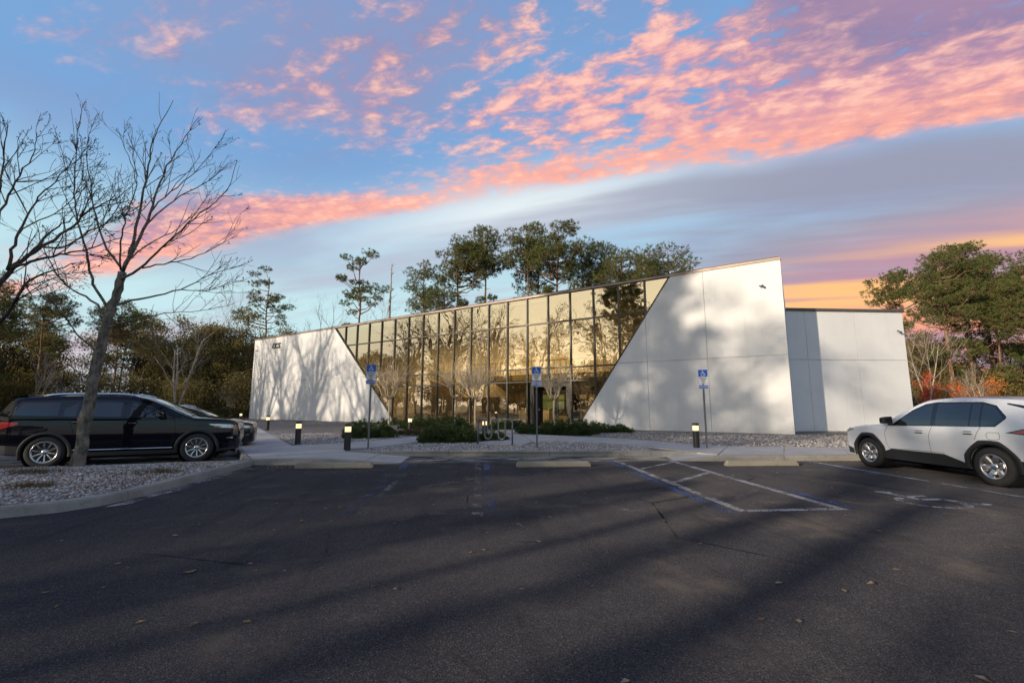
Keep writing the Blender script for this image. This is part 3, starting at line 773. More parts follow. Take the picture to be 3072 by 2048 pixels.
# recessed entrance
RD = 1.1
ent = build('entrance_recess', Acc().box((DX0 + 0.05, RD / 2 + 0.13, 1.6), (0.10, RD, 2.88)).box((DX1 - 0.05, RD / 2 + 0.13, 1.6), (0.10, RD, 2.88))
            .box(((DX0 + DX1) / 2, RD / 2 + 0.13, 2.95), (DX1 - DX0 - 0.22, RD, 0.10)).box((DX0 + 0.26, RD / 2 + 0.16, 1.52), (0.30, RD, 2.72)).box((DX1 - 0.28, RD / 2 + 0.16, 1.52), (0.34, RD, 2.72)).box(((DX0 + DX1) / 2, RD / 2 + 0.2, 2.80), (DX1 - DX0 - 0.9, RD, 0.18)), M['frame'], bld)
build('entrance_step', Acc().box(((DX0 + DX1) / 2, 0.55, 0.14), (DX1 - DX0 - 0.24, 1.25, 0.05)), M['concrete'], bld)
dxa, dxb = DX0 + 0.43, DX1 - 0.47; dm = (dxa + dxb) / 2
for x0, x1, hs in ((dxa, dm - 0.02, 1), (dm + 0.02, dxb, -1)):
    dr_ = build('door', Acc().box((x0 + 0.05, RD, 1.45), (0.10, 0.05, 2.55)).box((x1 - 0.05, RD, 1.45), (0.10, 0.05, 2.55))
                .box(((x0 + x1) / 2, RD, 2.62), (x1 - x0 - 0.2, 0.05, 0.20)).box(((x0 + x1) / 2, RD, 0.28), (x1 - x0 - 0.2, 0.05, 0.2)), M['frame'], bld)
    a = Acc(); a.add([[x0 + 0.1, RD, 0.38], [x1 - 0.1, RD, 0.38], [x1 - 0.1, RD, 2.62], [x0 + 0.1, RD, 2.62]], [0, 1, 2, 3]); build('pane', a, M['door_glass'], dr_)
    hx = x1 - 0.07 if hs == 1 else x0 + 0.07
    build('handle', Acc().tube([(hx, RD - 0.10, 0.95), (hx, RD - 0.10, 1.45)], 0.016, 8).box((hx, RD - 0.05, 0.98), (0.03, 0.09, 0.03)).box((hx, RD - 0.05, 1.42), (0.03, 0.09, 0.03)), M['chrome'], dr_)
build('card_reader', Acc().box((DX0 + 0.42, RD - 0.3, 1.25), (0.03, 0.09, 0.14)), M['signwhite'], bld)
# inside
build('floor', Acc().box((-24, 6.1, 0.13), (47, 11.6, 0.06)), M['in_floor'], bld)
build('ceiling', Acc().box((-24, 6.1, 8.12), (47.5, 11.6, 0.1)), M['in_ceiling'], bld)
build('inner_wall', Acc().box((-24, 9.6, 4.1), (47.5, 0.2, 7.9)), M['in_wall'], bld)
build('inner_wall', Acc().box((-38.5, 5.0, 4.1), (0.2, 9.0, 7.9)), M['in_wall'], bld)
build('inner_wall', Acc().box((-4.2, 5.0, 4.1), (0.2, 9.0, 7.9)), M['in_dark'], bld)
mz = build('mezzanine', Acc().box((-15.0, 7.3, 3.72), (18.0, 4.4, 0.42)), M['in_wall'], bld)
build('fascia_strip', Acc().box((-15.0, 5.07, 3.72), (18.0, 0.04, 0.14)), M['in_white'], mz)
a = Acc()
for k in range(37): a.box((-24.0 + 0.5 * k, 5.15, 4.45), (0.03, 0.03, 1.0))
a.box((-15.0, 5.15, 4.97), (18.2, 0.05, 0.05)); build('railing', a, M['in_dark'], mz)
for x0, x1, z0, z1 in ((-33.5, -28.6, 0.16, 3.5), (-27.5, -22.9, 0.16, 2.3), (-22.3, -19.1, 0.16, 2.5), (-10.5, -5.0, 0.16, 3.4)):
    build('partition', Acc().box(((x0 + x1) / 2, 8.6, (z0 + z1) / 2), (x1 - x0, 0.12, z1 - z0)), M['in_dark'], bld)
for k in range(7):
    cl = build('ceiling_lamp', Acc().lathe([(0.12, 0.0), (0.13, 0.0), (0.13, 0.06), (0.001, 0.06)], 14), M['downlight'], bld, loc=(-33 + 3.0 * k, 5.4, 8.0))
    ld = bpy.data.lights.new('lamp_light', 'AREA'); ld.shape = 'DISK'; ld.size = 0.24; ld.energy = 190.0; ld.color = (1.0, 0.84, 0.6)
    lo = put('lamp_light', ld, cl, (0, 0, -0.02))

# annex on the right
anx = [(16.78, 23.18), (23.38, 23.18), (23.38, 31.7)]
AZ = 6.62
build_annex = put('annex_wall', Acc().prism([(16.60, 23.24), (23.33, 23.24), (23.33, 31.5)], BZ, AZ - 0.01).mesh('annex_wall', M['joint']))
build_annex.parent = bld; build_annex.matrix_parent_inverse = (Matrix.Translation((14.93, 20.89, 0)) @ Matrix.Rotation(BA, 4, 'Z')).inverted()
annex_parts = []
for x0, x1 in ((16.58, 17.66), (17.66, 20.52), (20.52, 23.38)):
    for z0, z1 in ((BZ + 0.06, 3.95), (3.95, AZ)):
        gap = 0.009
        annex_parts.append(('wall_panel', Acc().prism([(x0 + gap, 23.18), (x1 - gap, 23.18), (x1 - gap, 23.238), (x0 + gap, 23.238)], z0 + gap, z1 - gap), M['stucco']))
annex_parts.append(('wall_panel', Acc().prism([(23.335, 23.24), (23.38, 23.24), (23.38, 31.7), (23.335, 31.7)], BZ + 0.06, AZ - 0.01), M['stucco']))
annex_parts.append(('coping', Acc().prism([(16.58, 23.10), (23.46, 23.10), (23.46, 31.8)], AZ + 0.002, AZ + 0.14), M['coping']))
annex_parts.append(('plinth', Acc().prism([(16.80, 23.21), (23.34, 23.21), (23.34, 23.3), (16.80, 23.3)], 0.05, 0.19), M['kerb']))
for nm, ac, mt in annex_parts:
    o = build(nm, ac, mt, bld); o.matrix_parent_inverse = build_annex.matrix_parent_inverse.copy()

def bpt(s, z, out=0.0):
    c, s_ = math.cos(BA), math.sin(BA)
    return (14.93 + s * c + out * s_, 20.89 + s * s_ - out * c, z)
# letters on the wall
sg = thing('building_letters', 'dark raised letters CCS high on the white wall near its far end', 'sign', bpt(-44.9, 7.58, 0.0), BA)
for k, ch in enumerate('CCS'):
    o = put('letter', text_mesh(ch, 0.78, M['letters'], 0.04, 0.22, 0.012), sg)
    o.rotation_euler = (R(90), 0, 0); o.location = (-0.50 + 0.50 * k, -0.10, 0.0)
# cameras on the walls
def wall_camera(label, loc, rz):
    t = thing('security_camera', label, 'camera', loc, rz, 'security cameras on the white walls')
    t.scale = (0.7, 0.7, 0.7)
    build('bracket', Acc().box((0, -0.02, 0.0), (0.10, 0.04, 0.12)).tube([(0, -0.03, 0), (0, -0.18, -0.03), (0, -0.22, -0.10)], 0.018, 8), M['camera_dark'], t)
    build('housing', Acc().tube([(-0.22, -0.26, -0.06), (-0.02, -0.24, -0.10), (0.12, -0.22, -0.13)], [0.045, 0.05, 0.05], 10), M['camera_dark'], t)
    build('dome', Acc().lathe([(0.001, -0.09), (0.05, -0.07), (0.07, -0.02), (0.07, 0.02), (0.001, 0.04)], 14), M['camera_dark'], t, loc=(0.10, -0.18, -0.16))
wall_camera('small dark security camera high on the tall white wall by its sharp corner', bpt(-0.86, 7.5, 0.05), BA)
wall_camera('small dark security camera on the low white annex wall', (23.0, 23.18, 5.57), 0.0)
wall_camera('tiny security camera at the far end of the white wall', bpt(-48.5, 7.4, 0.05), BA)
# furniture inside
bfr = lambda x, y, z=0.16: (14.93 + x * math.cos(BA) - y * math.sin(BA), 20.89 + x * math.sin(BA) + y * math.cos(BA), z)
def chair(x, y, rz, label):
    t = thing('chair', label, 'chair', bfr(x, y), BA + rz, 'white chairs in the lobby')
    build('seat', Acc().box((0, 0, 0.44), (0.46, 0.46, 0.06)), M['in_white'], t)
    build('backrest', Acc().box((0, 0.22, 0.72), (0.46, 0.05, 0.44)), M['in_white'], t)
    for sx in (-0.2, 0.2):
        for sy in (-0.2, 0.2): build('leg', Acc().box((sx, sy, 0.21), (0.035, 0.035, 0.42)), M['in_white'], t)
for k, (x, y, r_) in enumerate(((-26.3, 2.4, 0.3), (-25.2, 3.0, 2.6), (-23.4, 2.2, 0.1), (-22.5, 2.7, 3.0), (-20.8, 2.3, 0.4), (-19.9, 3.1, 2.7))):
    chair(x, y, r_, 'white lobby chair behind the gold glass, number %s counted from the left' % ('one', 'two', 'three', 'four', 'five', 'six')[k])
for k, (x, y) in enumerate(((-25.8, 2.7), (-22.9, 2.4), (-20.3, 2.7))):
    t = thing('table', 'white round lobby table between chairs, %s from the left' % ('first', 'second', 'third')[k], 'table', bfr(x, y), BA, 'white lobby tables')
    build('table_top', Acc().lathe([(0.001, 0.70), (0.42, 0.70), (0.42, 0.74), (0.001, 0.74)], 20), M['in_white'], t)
    build('leg', Acc().tube([(0, 0, 0.02), (0, 0, 0.7)], 0.04, 10), M['in_white'], t)
t = thing('reception_desk', 'pale reception desk seen through the glass beside the entrance', 'desk', bfr(-16.6, 4.2), BA)
build('counter', Acc().box((0, 0, 0.52), (2.6, 0.7, 1.02)), M['in_white'], t); build('counter_top', Acc().box((0, -0.04, 1.06), (2.8, 0.85, 0.05)), M['in_wood'], t)
t = thing('reception_desk', 'low white counter seen through the glass entrance doors', 'desk', bfr(-12.6, 5.2), BA)
build('counter', Acc().box((0, 0, 0.5), (3.0, 0.7, 0.98)), M['in_white'], t); build('counter_top', Acc().box((0, 0, 1.02), (3.1, 0.8, 0.05)), M['in_white'], t)
t = thing('wall_screen', 'wide dark screen with a green picture on the lobby wall', 'screen', bfr(-16.8, 8.0, 1.2), BA)
build('housing', Acc().box((0, 0, 0.62), (3.4, 0.08, 1.3)), M['screen'], t)
a = Acc(); a.add([[-1.6, -0.045, 0.05], [0.7, -0.045, 0.05], [0.7, -0.045, 1.2], [-1.6, -0.045, 1.2]], [0, 1, 2, 3]); build('picture', a, M['screen_green'], t)
st = thing('staircase', 'timber staircase with railing rising behind the gold glass', 'stairs', bfr(-26.0, 6.6, 0.16), BA)
for k in range(20):
    build('tread', Acc().box((3.4 - 0.33 * k, 0, 0.10 + 0.178 * k), (0.36, 1.3, 0.06)), M['in_wood'], st)
for sy in (-0.68, 0.68):
    build('stringer', slab(Acc(), [(3.6, 0.0), (3.6, 0.25), (-3.0, 3.75), (-3.0, 3.4)], sy - 0.03, sy + 0.03), M['in_wood'], st)
    for dz_ in (0.5, 0.75, 1.0):
        build('rail', Acc().tube([(3.5, sy, 0.15 + dz_), (-3.0, sy, 3.6 + dz_)], 0.022, 6), M['frame'], st)


# ------------------------------------------------------------------ plants: generators
def unit(v): return v / (np.linalg.norm(v) + 1e-9)
def turn(d, ang, rg):
    """A direction at an angle from d, about a random azimuth."""
    ref = np.array([0, 0, 1.0]) if abs(d[2]) < 0.9 else np.array([1.0, 0, 0])
    u = unit(np.cross(d, ref)); w = np.cross(d, u); t = rg.uniform(0, 2 * math.pi)
    return unit(d * math.cos(ang) + (u * math.cos(t) + w * math.sin(t)) * math.sin(ang))
def grow(S, T, p, d, L, r, lev, P, rg):
    n = P['n'][lev]; step = L / n; r1 = r * P['taper']
    for i in range(n):
        d = unit(d + rg.normal(0, P['wob'][lev], 3) + np.array([0, 0, P['up'][lev]]))
        q = p + d * step
        ra, rb = r + (r1 - r) * i / n, r + (r1 - r) * (i + 1) / n
        S.append((p, q, ra, rb)); p = q
        if lev < P['max'] and i + 1 >= P['first'][lev] * n:
            for _ in range(rg.poisson(P['kids'][lev])):
                grow(S, T, p, turn(d, rg.normal(P['ang'][lev], 0.15), rg), L * P['ratio'][lev] * rg.uniform(0.6, 1.1) * (1 - 0.35 * i / n), rb * P['rr'], lev + 1, P, rg)
    T.append((p, d, lev))
def sticks(acc, S, m=0, big=0.05):
    P0 = np.array([s[0] for s in S]); P1 = np.array([s[1] for s in S]); r0 = np.array([s[2] for s in S]); r1 = np.array([s[3] for s in S])
    b = r0 > big
    acc.segs(P0[b], P1[b], r0[b], r1[b], 7, m); acc.segs(P0[~b], P1[~b], r0[~b], r1[~b], 3, m)
def blades(acc, C, Dv, k, L, w, spread, rg, m=0):
    """k narrow blades fanning out from every point of C about its direction."""
    n = len(C); C = np.repeat(C, k, 0); Dv = np.repeat(Dv, k, 0)
    d = Dv + rg.normal(0, spread, (n * k, 3)); d /= np.linalg.norm(d, axis=1, keepdims=True)
    s = np.cross(d, rg.normal(0, 1, (n * k, 3))); s /= np.linalg.norm(s, axis=1, keepdims=True)
    l = L * rg.uniform(0.6, 1.15, (n * k, 1))
    V = np.stack([C + d * l * 0.12 - s * w, C + d * l * 0.12 + s * w, C + d * l], 1).reshape(-1, 3)
    return acc.add(V, np.arange(n * k * 3).reshape(-1, 3), m)
def leaves(acc, C, size, rg, m=0, flat=0.0):
    """One small folded leaf (a kite of two triangles) at each point."""
    n = len(C); d = rg.normal(0, 1, (n, 3)); d[:, 2] *= (1 - flat); d /= np.linalg.norm(d, axis=1, keepdims=True)
    s = np.cross(d, rg.normal(0, 1, (n, 3))); s /= np.linalg.norm(s, axis=1, keepdims=True)
    l = size * rg.uniform(0.6, 1.3, (n, 1)); nn = np.cross(d, s)
    V = np.stack([C - d * l * 0.5, C + s * l * 0.3 + nn * l * 0.08, C + d * l * 0.5, C - s * l * 0.3 + nn * l * 0.08], 1).reshape(-1, 3)
    i = (np.arange(n) * 4)[:, None]
    return acc.add(V, np.vstack([i + np.array([[0, 1, 2]]), i + np.array([[0, 2, 3]])]), m)

def pine(seed, H, cb, cr, nb, r=0.24, dense=1.0, shape='round', lean=0.0, flat=0.75):
    """A southern pine: tall bare bole, open crown of tufted limbs. Returns wood and needle accumulators."""
    rg = np.random.default_rng(seed); wood, leaf_ = Acc(), Acc()
    n = 14; t = np.linspace(0, 1, n)
    bend = np.cumsum(rg.normal(0, 0.012 * H, (n, 2)), 0) * 0.35 * t[:, None]
    tr = np.column_stack([bend[:, 0] + lean * H * t ** 1.5, bend[:, 1], H * 0.97 * t])
    wood.tube(tr, r * (1 - 0.78 * t) + 0.25 * r * np.exp(-t * 22), 9)
    S, C, Dv = [], [], []
    az = rg.uniform(0, 6.28)
    for i in range(nb):
        f = (i + rg.uniform(0, 1)) / nb; h = cb + (0.985 - cb) * f
        base = np.array([np.interp(h, t, tr[:, k]) for k in range(3)])
        if shape == 'round': prof = (0.62 + 0.38 * math.sin(min(1, f * 1.7) * 1.57)) * math.sqrt(max(0.06, 1 - 0.86 * f ** 3.2))
        elif shape == 'layer': prof = (0.55 + 0.45 * abs(math.sin(f * 9 + seed))) * (1.05 - 0.62 * f)
        else: prof = 1.05 - 0.75 * f
        az += 2.4 + rg.normal(0, 0.5)
        L = cr * prof * rg.uniform(0.55, 1.12)
        el = (0.05 + 0.55 * f if shape == 'round' else -0.05 + 0.85 * f ** 1.4) + rg.normal(0, 0.12)
        d = np.array([math.cos(az) * math.cos(el), math.sin(az) * math.cos(el), math.sin(el)])
        m_ = 6; p = base.copy(); rb0 = r * 0.30 * (1 - 0.6 * f) * (0.5 + 0.5 * L / cr)
        for j in range(m_):
            d = unit(d + rg.normal(0, 0.12, 3) + np.array([0, 0, 0.09 if f < 0.75 else 0.02]))
            q = p + d * L / m_; S.append((p, q, rb0 * (1 - j / m_ * 0.8), rb0 * (1 - (j + 1) / m_ * 0.8))); p = q
            if j >= (2 if L > 1.5 else 1):
                for _ in range(rg.poisson(3.1 * dense)):
                    dd = turn(d, rg.uniform(0.5, 1.2), rg); dd[2] = abs(dd[2]) * 0.6 + 0.08; dd = unit(dd)
                    ll = rg.uniform(0.35, 0.85) * min(1.4, 0.45 + L * 0.25); e = p + dd * ll
                    S.append((p, e, 0.022, 0.010))
                    for fr in (0.35, 0.55, 0.75, 0.9, 1.0):
                        C.append(p + (e - p) * fr + rg.normal(0, 0.05, 3)); Dv.append(dd * 0.55 + np.array([0, 0, 0.45]))
        C.append(p); Dv.append(d)
    sticks(wood, S)
    blades(leaf_, np.array(C), np.array(Dv), 12, 0.33, 0.027, flat, rg)
    return wood, leaf_
def clump_pine(seed, H, cb, rx, nc, r=0.24, cr=0.95, per=26, flat=0.62, low=3):
    """A domed pine: needle clumps set over an umbrella-shaped crown, limbs running out to each of them."""
    rg = np.random.default_rng(seed); wood, lf = Acc(), Acc(); n = 14; t = np.linspace(0, 1, n)
    bend = np.cumsum(rg.normal(0, 0.012 * H, (n, 2)), 0) * 0.35 * t[:, None]
    tr = np.column_stack([bend[:, 0], bend[:, 1], H * 0.95 * t]); wood.tube(tr, r * (1 - 0.75 * t) + 0.25 * r * np.exp(-t * 22), 9)
    at = lambda h: np.array([np.interp(h, t, tr[:, k]) for k in range(3)])
    S, C, Dv = [], [], []; rz = H * (1 - cb)
    lean = rg.normal(0, 0.25, 2) * rx * 0.4
    for i in range(nc + low):
        az = i * 2.4 + rg.normal(0, 0.4)
        if i < nc:
            f = (i + 0.5) / nc; el = math.asin(min(1, f ** 0.8)); k = rg.uniform(0.72, 1.05) if i % 3 else rg.uniform(0.35, 0.7)
            c = np.array([math.cos(az) * math.cos(el) * rx * k + lean[0], math.sin(az) * math.cos(el) * rx * k + lean[1], H * cb + (rz - 0.3) * (0.12 + 0.88 * math.sin(el) * k)])
            c += rg.normal(0, 0.25, 3); s = cr * rg.uniform(0.7, 1.25)
        else:
            k = rg.uniform(0.35, 0.75); c = np.array([math.cos(az) * rx * k, math.sin(az) * rx * k, H * (cb - rg.uniform(0.04, 0.22))]); s = cr * rg.uniform(0.5, 0.8)
        b = at(max(0.1, (c[2] - 0.25 * np.hypot(c[0], c[1]) - 0.5) / (0.95 * H))); b = b if b[2] < H * 0.94 else at(0.93)
        m_ = (b + c) / 2 + np.array([0, 0, -0.12 * np.linalg.norm(c - b)]) + rg.normal(0, 0.1, 3)
        r0 = 0.03 + 0.016 * np.linalg.norm(c - b)
        S += [(b, m_, r0, r0 * 0.7), (m_, c, r0 * 0.7, r0 * 0.35)]
        q = rg.normal(0, 1, (per, 3)); q /= np.linalg.norm(q, axis=1, keepdims=True); q *= rg.uniform(0.35, 1.0, (per, 1)) ** 0.5
        q *= np.array([1.0, 1.0, flat]) * s; q[:, 2] += 0.1
        for e in q:
            if rg.random() < 0.5: S.append((c + e * 0.15, c + e, 0.016, 0.008))
            C.append(c + e); d = e / (np.linalg.norm(e) + 1e-6); Dv.append(d * 0.6 + np.array([0, 0, 0.4]))
    for _ in range(6):
        h = rg.uniform(0.35, cb); az = rg.uniform(0, 6.28); b = at(h); S.append((b, b + np.array([math.cos(az), math.sin(az), 0.25]) * rg.uniform(0.3, 1.3), 0.03, 0.01))
    sticks(wood, S); blades(lf, np.array(C), np.array(Dv), 11, 0.34, 0.026, 0.7, rg)
    return wood, lf
BARE = dict(n=(7, 6, 5, 4, 3), wob=(0.05, 0.09, 0.12, 0.16, 0.2), up=(0.05, 0.07, 0.06, 0.04, 0.02), first=(0.35, 0.25, 0.25, 0.3, 0.4),
            kids=(1.25, 1.15, 1.1, 0.9, 0), ang=(0.55, 0.6, 0.65, 0.7, 0.7), ratio=(0.62, 0.6, 0.58, 0.55, 0.5), rr=0.55, taper=0.45, max=4)
def bare_tree(seed, H, r, stems=1, spread=0.12, P=BARE, kill=None):
    rg = np.random.default_rng(seed); S, T = [], []
    for s in range(stems):
        d = unit(np.array([rg.normal(0, spread), rg.normal(0, spread), 1.0]))
        grow(S, T, np.array([rg.normal(0, 0.06), rg.normal(0, 0.06), -0.1]) * (1 if stems > 1 else 0), d, H * rg.uniform(0.55, 0.7), r * rg.uniform(0.7, 1.0), 0, P, rg)
    z = max(s[1][2] for s in S); k = H / z
    S = [(a * k, b * k, ra, max(rb, 0.004)) for a, b, ra, rb in S]
    wood = Acc(); sticks(wood, S)
    return wood, S, T, k
def broad_tree(seed, H, cr, r=0.16, nleaf=3200, size=0.22, low=0.25):
    """A small broad-leaved evergreen with clumped foliage reaching low."""
    rg = np.random.default_rng(seed); S, T = [], []
    P = dict(n=(6, 5, 4), wob=(0.08, 0.14, 0.2), up=(0.04, 0.03, 0.02), first=(low, 0.3, 0.3), kids=(2.3, 1.6, 0), ang=(0.85, 0.7, 0.7), ratio=(0.5, 0.55, 0.5), rr=0.5, taper=0.4, max=2)
    grow(S, T, np.zeros(3), np.array([0, 0, 1.0]), H * 0.85, r, 0, P, rg)
    wood, lf = Acc(), Acc(); sticks(wood, S)
    tips = np.array([t[0] for t in T if t[2] >= 1]); tips[:, :2] *= min(1.6, cr / (np.abs(tips[:, :2]).max() + 0.1))
    c = tips[rg.integers(0, len(tips), nleaf)] + rg.normal(0, 1, (nleaf, 3)) * np.array([0.46, 0.46, 0.27])
    c[:, 2] = np.maximum(c[:, 2], 0.2)
    leaves(lf, c, size, rg)
    return wood, lf
def plant(name, label, cat, wood, lf, wm, lm, loc, rz=0.0, group=None, scale=1.0):
    """wood and lf are meshes shared between copies."""
    t = thing(name, label, cat, loc, rz, group); t.scale = (scale, scale, scale)
    if wood is not None: put('trunk', wood, t)
    if lf is not None: put('crown', lf, t)
    return t
def merge_into(acc, src, loc, rz, s, m=0):
    V = src.arrays(); c, s_ = math.cos(rz), math.sin(rz)
    V = np.column_stack([(V[:, 0] * c - V[:, 1] * s_), (V[:, 0] * s_ + V[:, 1] * c), V[:, 2]]) * s + np.array(loc)
    b = acc.n; acc.v.append(V); acc.n += len(V)
    for f in src.f: acc.f.append(f + b); acc.mi.append(np.full(len(f), m))

TREE1={
'trunk':([(-8.66, 10.81, 0.02), (-8.65, 10.81, 0.35), (-8.64, 10.81, 0.68), (-8.64, 10.82, 1.13), (-8.61, 10.83, 1.63), (-8.58, 10.84, 2.32), (-8.52, 10.84, 2.93), (-8.48, 10.85, 3.41), (-8.44, 10.86, 3.68), (-8.39, 10.87, 3.91), (-8.33, 10.88, 4.27), (-8.3, 10.88, 4.55)],0.120,0.078),
'A':([(-8.3, 10.88, 4.55), (-8.1, 10.77, 4.98), (-7.93, 10.66, 5.64), (-7.82, 10.55, 6.29), (-7.69, 10.44, 6.95), (-7.61, 10.33, 7.46), (-7.33, 10.21, 7.96), (-7.06, 10.09, 8.4)],0.07,0.006),
'B':([(-8.3, 10.88, 4.55), (-8.21, 11.01, 5.16), (-8.1, 11.14, 5.78), (-8.09, 11.27, 6.48), (-8.02, 11.4, 7.21), (-7.86, 11.52, 8.01), (-7.44, 11.62, 9.01)],0.07,0.006),
'C':([(-8.31, 10.86, 4.36), (-7.67, 10.57, 4.56), (-7.1, 10.28, 4.93), (-6.55, 10.0, 5.27), (-5.86, 9.7, 5.65), (-5.3, 9.41, 5.91), (-5.02, 9.14, 6.46)],0.05,0.005),
'C2':([(-7.7, 10.64, 4.59), (-7.19, 10.58, 4.71), (-6.57, 10.51, 4.79), (-6.06, 10.45, 5.06), (-5.55, 10.38, 5.3)],0.03,0.005),
'D':([(-8.03, 11.07, 5.8), (-8.01, 11.39, 6.29), (-7.8, 11.7, 6.8), (-7.31, 11.99, 7.38), (-6.84, 12.28, 8.14)],0.035,0.005),
'D2':([(-8.07, 11.17, 6.09), (-7.91, 11.31, 6.65), (-7.52, 11.43, 7.09), (-7.18, 11.56, 7.64), (-6.83, 11.68, 8.51)],0.03,0.005),
'E':([(-8.34, 10.84, 3.75), (-8.17, 11.04, 3.91), (-7.8, 11.22, 4.07), (-7.28, 11.39, 4.29), (-6.83, 11.57, 4.69), (-6.06, 11.73, 5.05)],0.045,0.005),
'E2':([(-7.15, 11.2, 4.24), (-6.71, 11.5, 4.28), (-6.4, 11.82, 4.62), (-6.14, 12.13, 4.76)],0.02,0.004),
'F':([(-8.41, 10.84, 3.23), (-7.91, 10.54, 3.32), (-7.37, 10.23, 3.35), (-6.62, 9.9, 3.42), (-5.77, 9.57, 3.38), (-4.86, 9.23, 3.5)],0.03,0.004),
'G':([(-8.49, 10.85, 3.68), (-8.73, 10.76, 4.06), (-8.83, 10.66, 4.47), (-8.8, 10.55, 4.75), (-8.92, 10.46, 5.21), (-9.0, 10.36, 5.52), (-9.02, 10.25, 6.11), (-9.01, 10.14, 6.82), (-8.93, 10.03, 7.44), (-8.83, 9.92, 7.97)],0.055,0.005),
'H':([(-8.37, 10.89, 4.69), (-8.84, 11.05, 5.15), (-9.18, 11.21, 5.58), (-9.52, 11.36, 6.32), (-9.82, 11.51, 7.04), (-10.1, 11.66, 7.79), (-10.25, 11.8, 8.51), (-10.22, 11.93, 9.19)],0.045,0.005),
'I':([(-8.53, 10.85, 3.5), (-8.95, 11.01, 3.93), (-9.48, 11.17, 4.1), (-10.01, 11.33, 4.46), (-10.46, 11.49, 4.93), (-10.98, 11.65, 5.71), (-11.36, 11.81, 6.52)],0.045,0.005),
'J':([(-8.63, 10.81, 2.7), (-8.84, 10.55, 3.05), (-8.94, 10.28, 3.42), (-8.96, 10.0, 3.65), (-9.02, 9.73, 3.95)],0.035,0.005),
'K':([(-8.35, 10.89, 4.6), (-8.27, 10.66, 5.12), (-8.06, 10.43, 5.68), (-7.73, 10.19, 6.12), (-7.53, 9.96, 6.46), (-7.72, 9.76, 7.01), (-7.7, 9.54, 7.23)],0.035,0.005),
'M':([(-7.82, 10.35, 6.66), (-7.93, 10.26, 7.07), (-7.93, 10.16, 7.75)],0.015,0.004),
'N':([(-9.14, 11.15, 5.61), (-8.94, 11.26, 6.1), (-8.91, 11.4, 6.61), (-8.82, 11.52, 6.98)],0.02,0.004),
'O':([(-8.24, 10.88, 4.78), (-8.13, 11.35, 5.47), (-7.92, 11.81, 5.85), (-7.74, 12.27, 6.58), (-7.54, 12.73, 7.01)],0.03,0.005),
'Q':([(-8.51, 10.8, 2.62), (-7.69, 10.34, 2.69), (-7.08, 9.89, 2.8), (-6.37, 9.44, 2.82)],0.02,0.004),
}
TREE2={
'main':([(-8.22, 7.88, 2.54), (-8.14, 8.0, 3.17), (-8.13, 8.12, 3.53), (-8.1, 8.24, 3.83), (-7.97, 8.35, 4.11), (-7.84, 8.46, 4.3), (-7.64, 8.56, 4.6), (-7.54, 8.68, 4.87), (-7.4, 8.79, 5.22), (-7.08, 8.88, 5.43), (-6.88, 8.99, 5.77)],0.11,0.005),
'a':([(-7.83, 7.96, 3.75), (-7.21, 7.69, 3.83), (-6.52, 7.42, 3.87), (-6.03, 7.16, 3.82), (-5.54, 6.91, 3.89), (-5.14, 6.66, 3.87)],0.05,0.005),
'b':([(-7.89, 7.96, 3.72), (-7.96, 8.07, 4.19), (-7.97, 8.17, 4.64), (-7.98, 8.27, 4.97), (-7.85, 8.36, 5.31), (-7.69, 8.45, 5.73), (-7.58, 8.54, 6.13)],0.05,0.005),
'cc':([(-8.14, 7.88, 3.98), (-8.26, 8.07, 4.73), (-8.33, 8.25, 5.27), (-8.37, 8.44, 5.7), (-8.4, 8.62, 6.18), (-8.6, 8.81, 6.72)],0.05,0.005),
'd':([(-8.18, 7.88, 4.58), (-7.94, 7.7, 4.98), (-7.78, 7.52, 5.49), (-7.62, 7.34, 5.96)],0.04,0.005),
'e':([(-8.1, 7.88, 2.41), (-7.66, 7.74, 2.77), (-7.38, 7.62, 3.03), (-7.11, 7.5, 3.47), (-6.75, 7.38, 3.53), (-6.4, 7.25, 3.6), (-6.0, 7.12, 3.62)],0.07,0.005),
'f':([(-7.23, 7.61, 3.41), (-7.33, 7.82, 3.23), (-7.32, 8.02, 3.31), (-7.28, 8.22, 3.35)],0.02,0.004),
'g':([(-7.68, 8.05, 4.02), (-7.72, 8.4, 4.57), (-7.85, 8.76, 4.89), (-7.8, 9.11, 5.24), (-7.67, 9.45, 5.6)],0.04,0.005),
'h':([(-7.54, 8.14, 4.19), (-6.96, 7.87, 4.09), (-6.44, 7.6, 4.26), (-5.92, 7.34, 4.36), (-5.48, 7.08, 4.42)],0.035,0.005),
'i':([(-7.9, 8.06, 4.39), (-7.61, 8.04, 4.67), (-7.29, 8.02, 4.74), (-6.95, 7.99, 5.16), (-6.97, 7.99, 5.8)],0.025,0.004),
}

# trees of the wood behind the viewer: distance towards the sun, offset across, scale
BEHIND_PINES = ((52, -14.0, 1.2), (66, -17.5, 1.4), (70, -25.0, 1.4), (72, -12.5, 1.4), (68, -33.0, 1.35), (60, -13.5, 1.42),
                (76, -10.5, 1.3), (84, -9.0, 1.35), (80, -14.5, 1.4), (60, 6.5, 1.25), (46, 9.0, 1.1), (56, 13.0, 1.2), (48, 18.0, 1.1), (62, 22.0, 1.3), (52, 28.0, 1.1), (58, 37.0, 1.2),
                (75, -38.0, 1.25), (72, -46.0, 1.15), (78, -53.0, 1.2))
BEHIND_BARE = ((24, -54, 1.1), (27, -50, 1.05), (22, -45.5, 1.15), (30, -42, 1.0), (25, -37.5, 1.1), (33, -56.5, 1.1), (36, -33, 1.1), (40, -47.5, 1.25),
               (34, -20, 1.1), (42, -53, 1.3))
BEHIND_BROAD = ((48, 7.5, 1.2),)
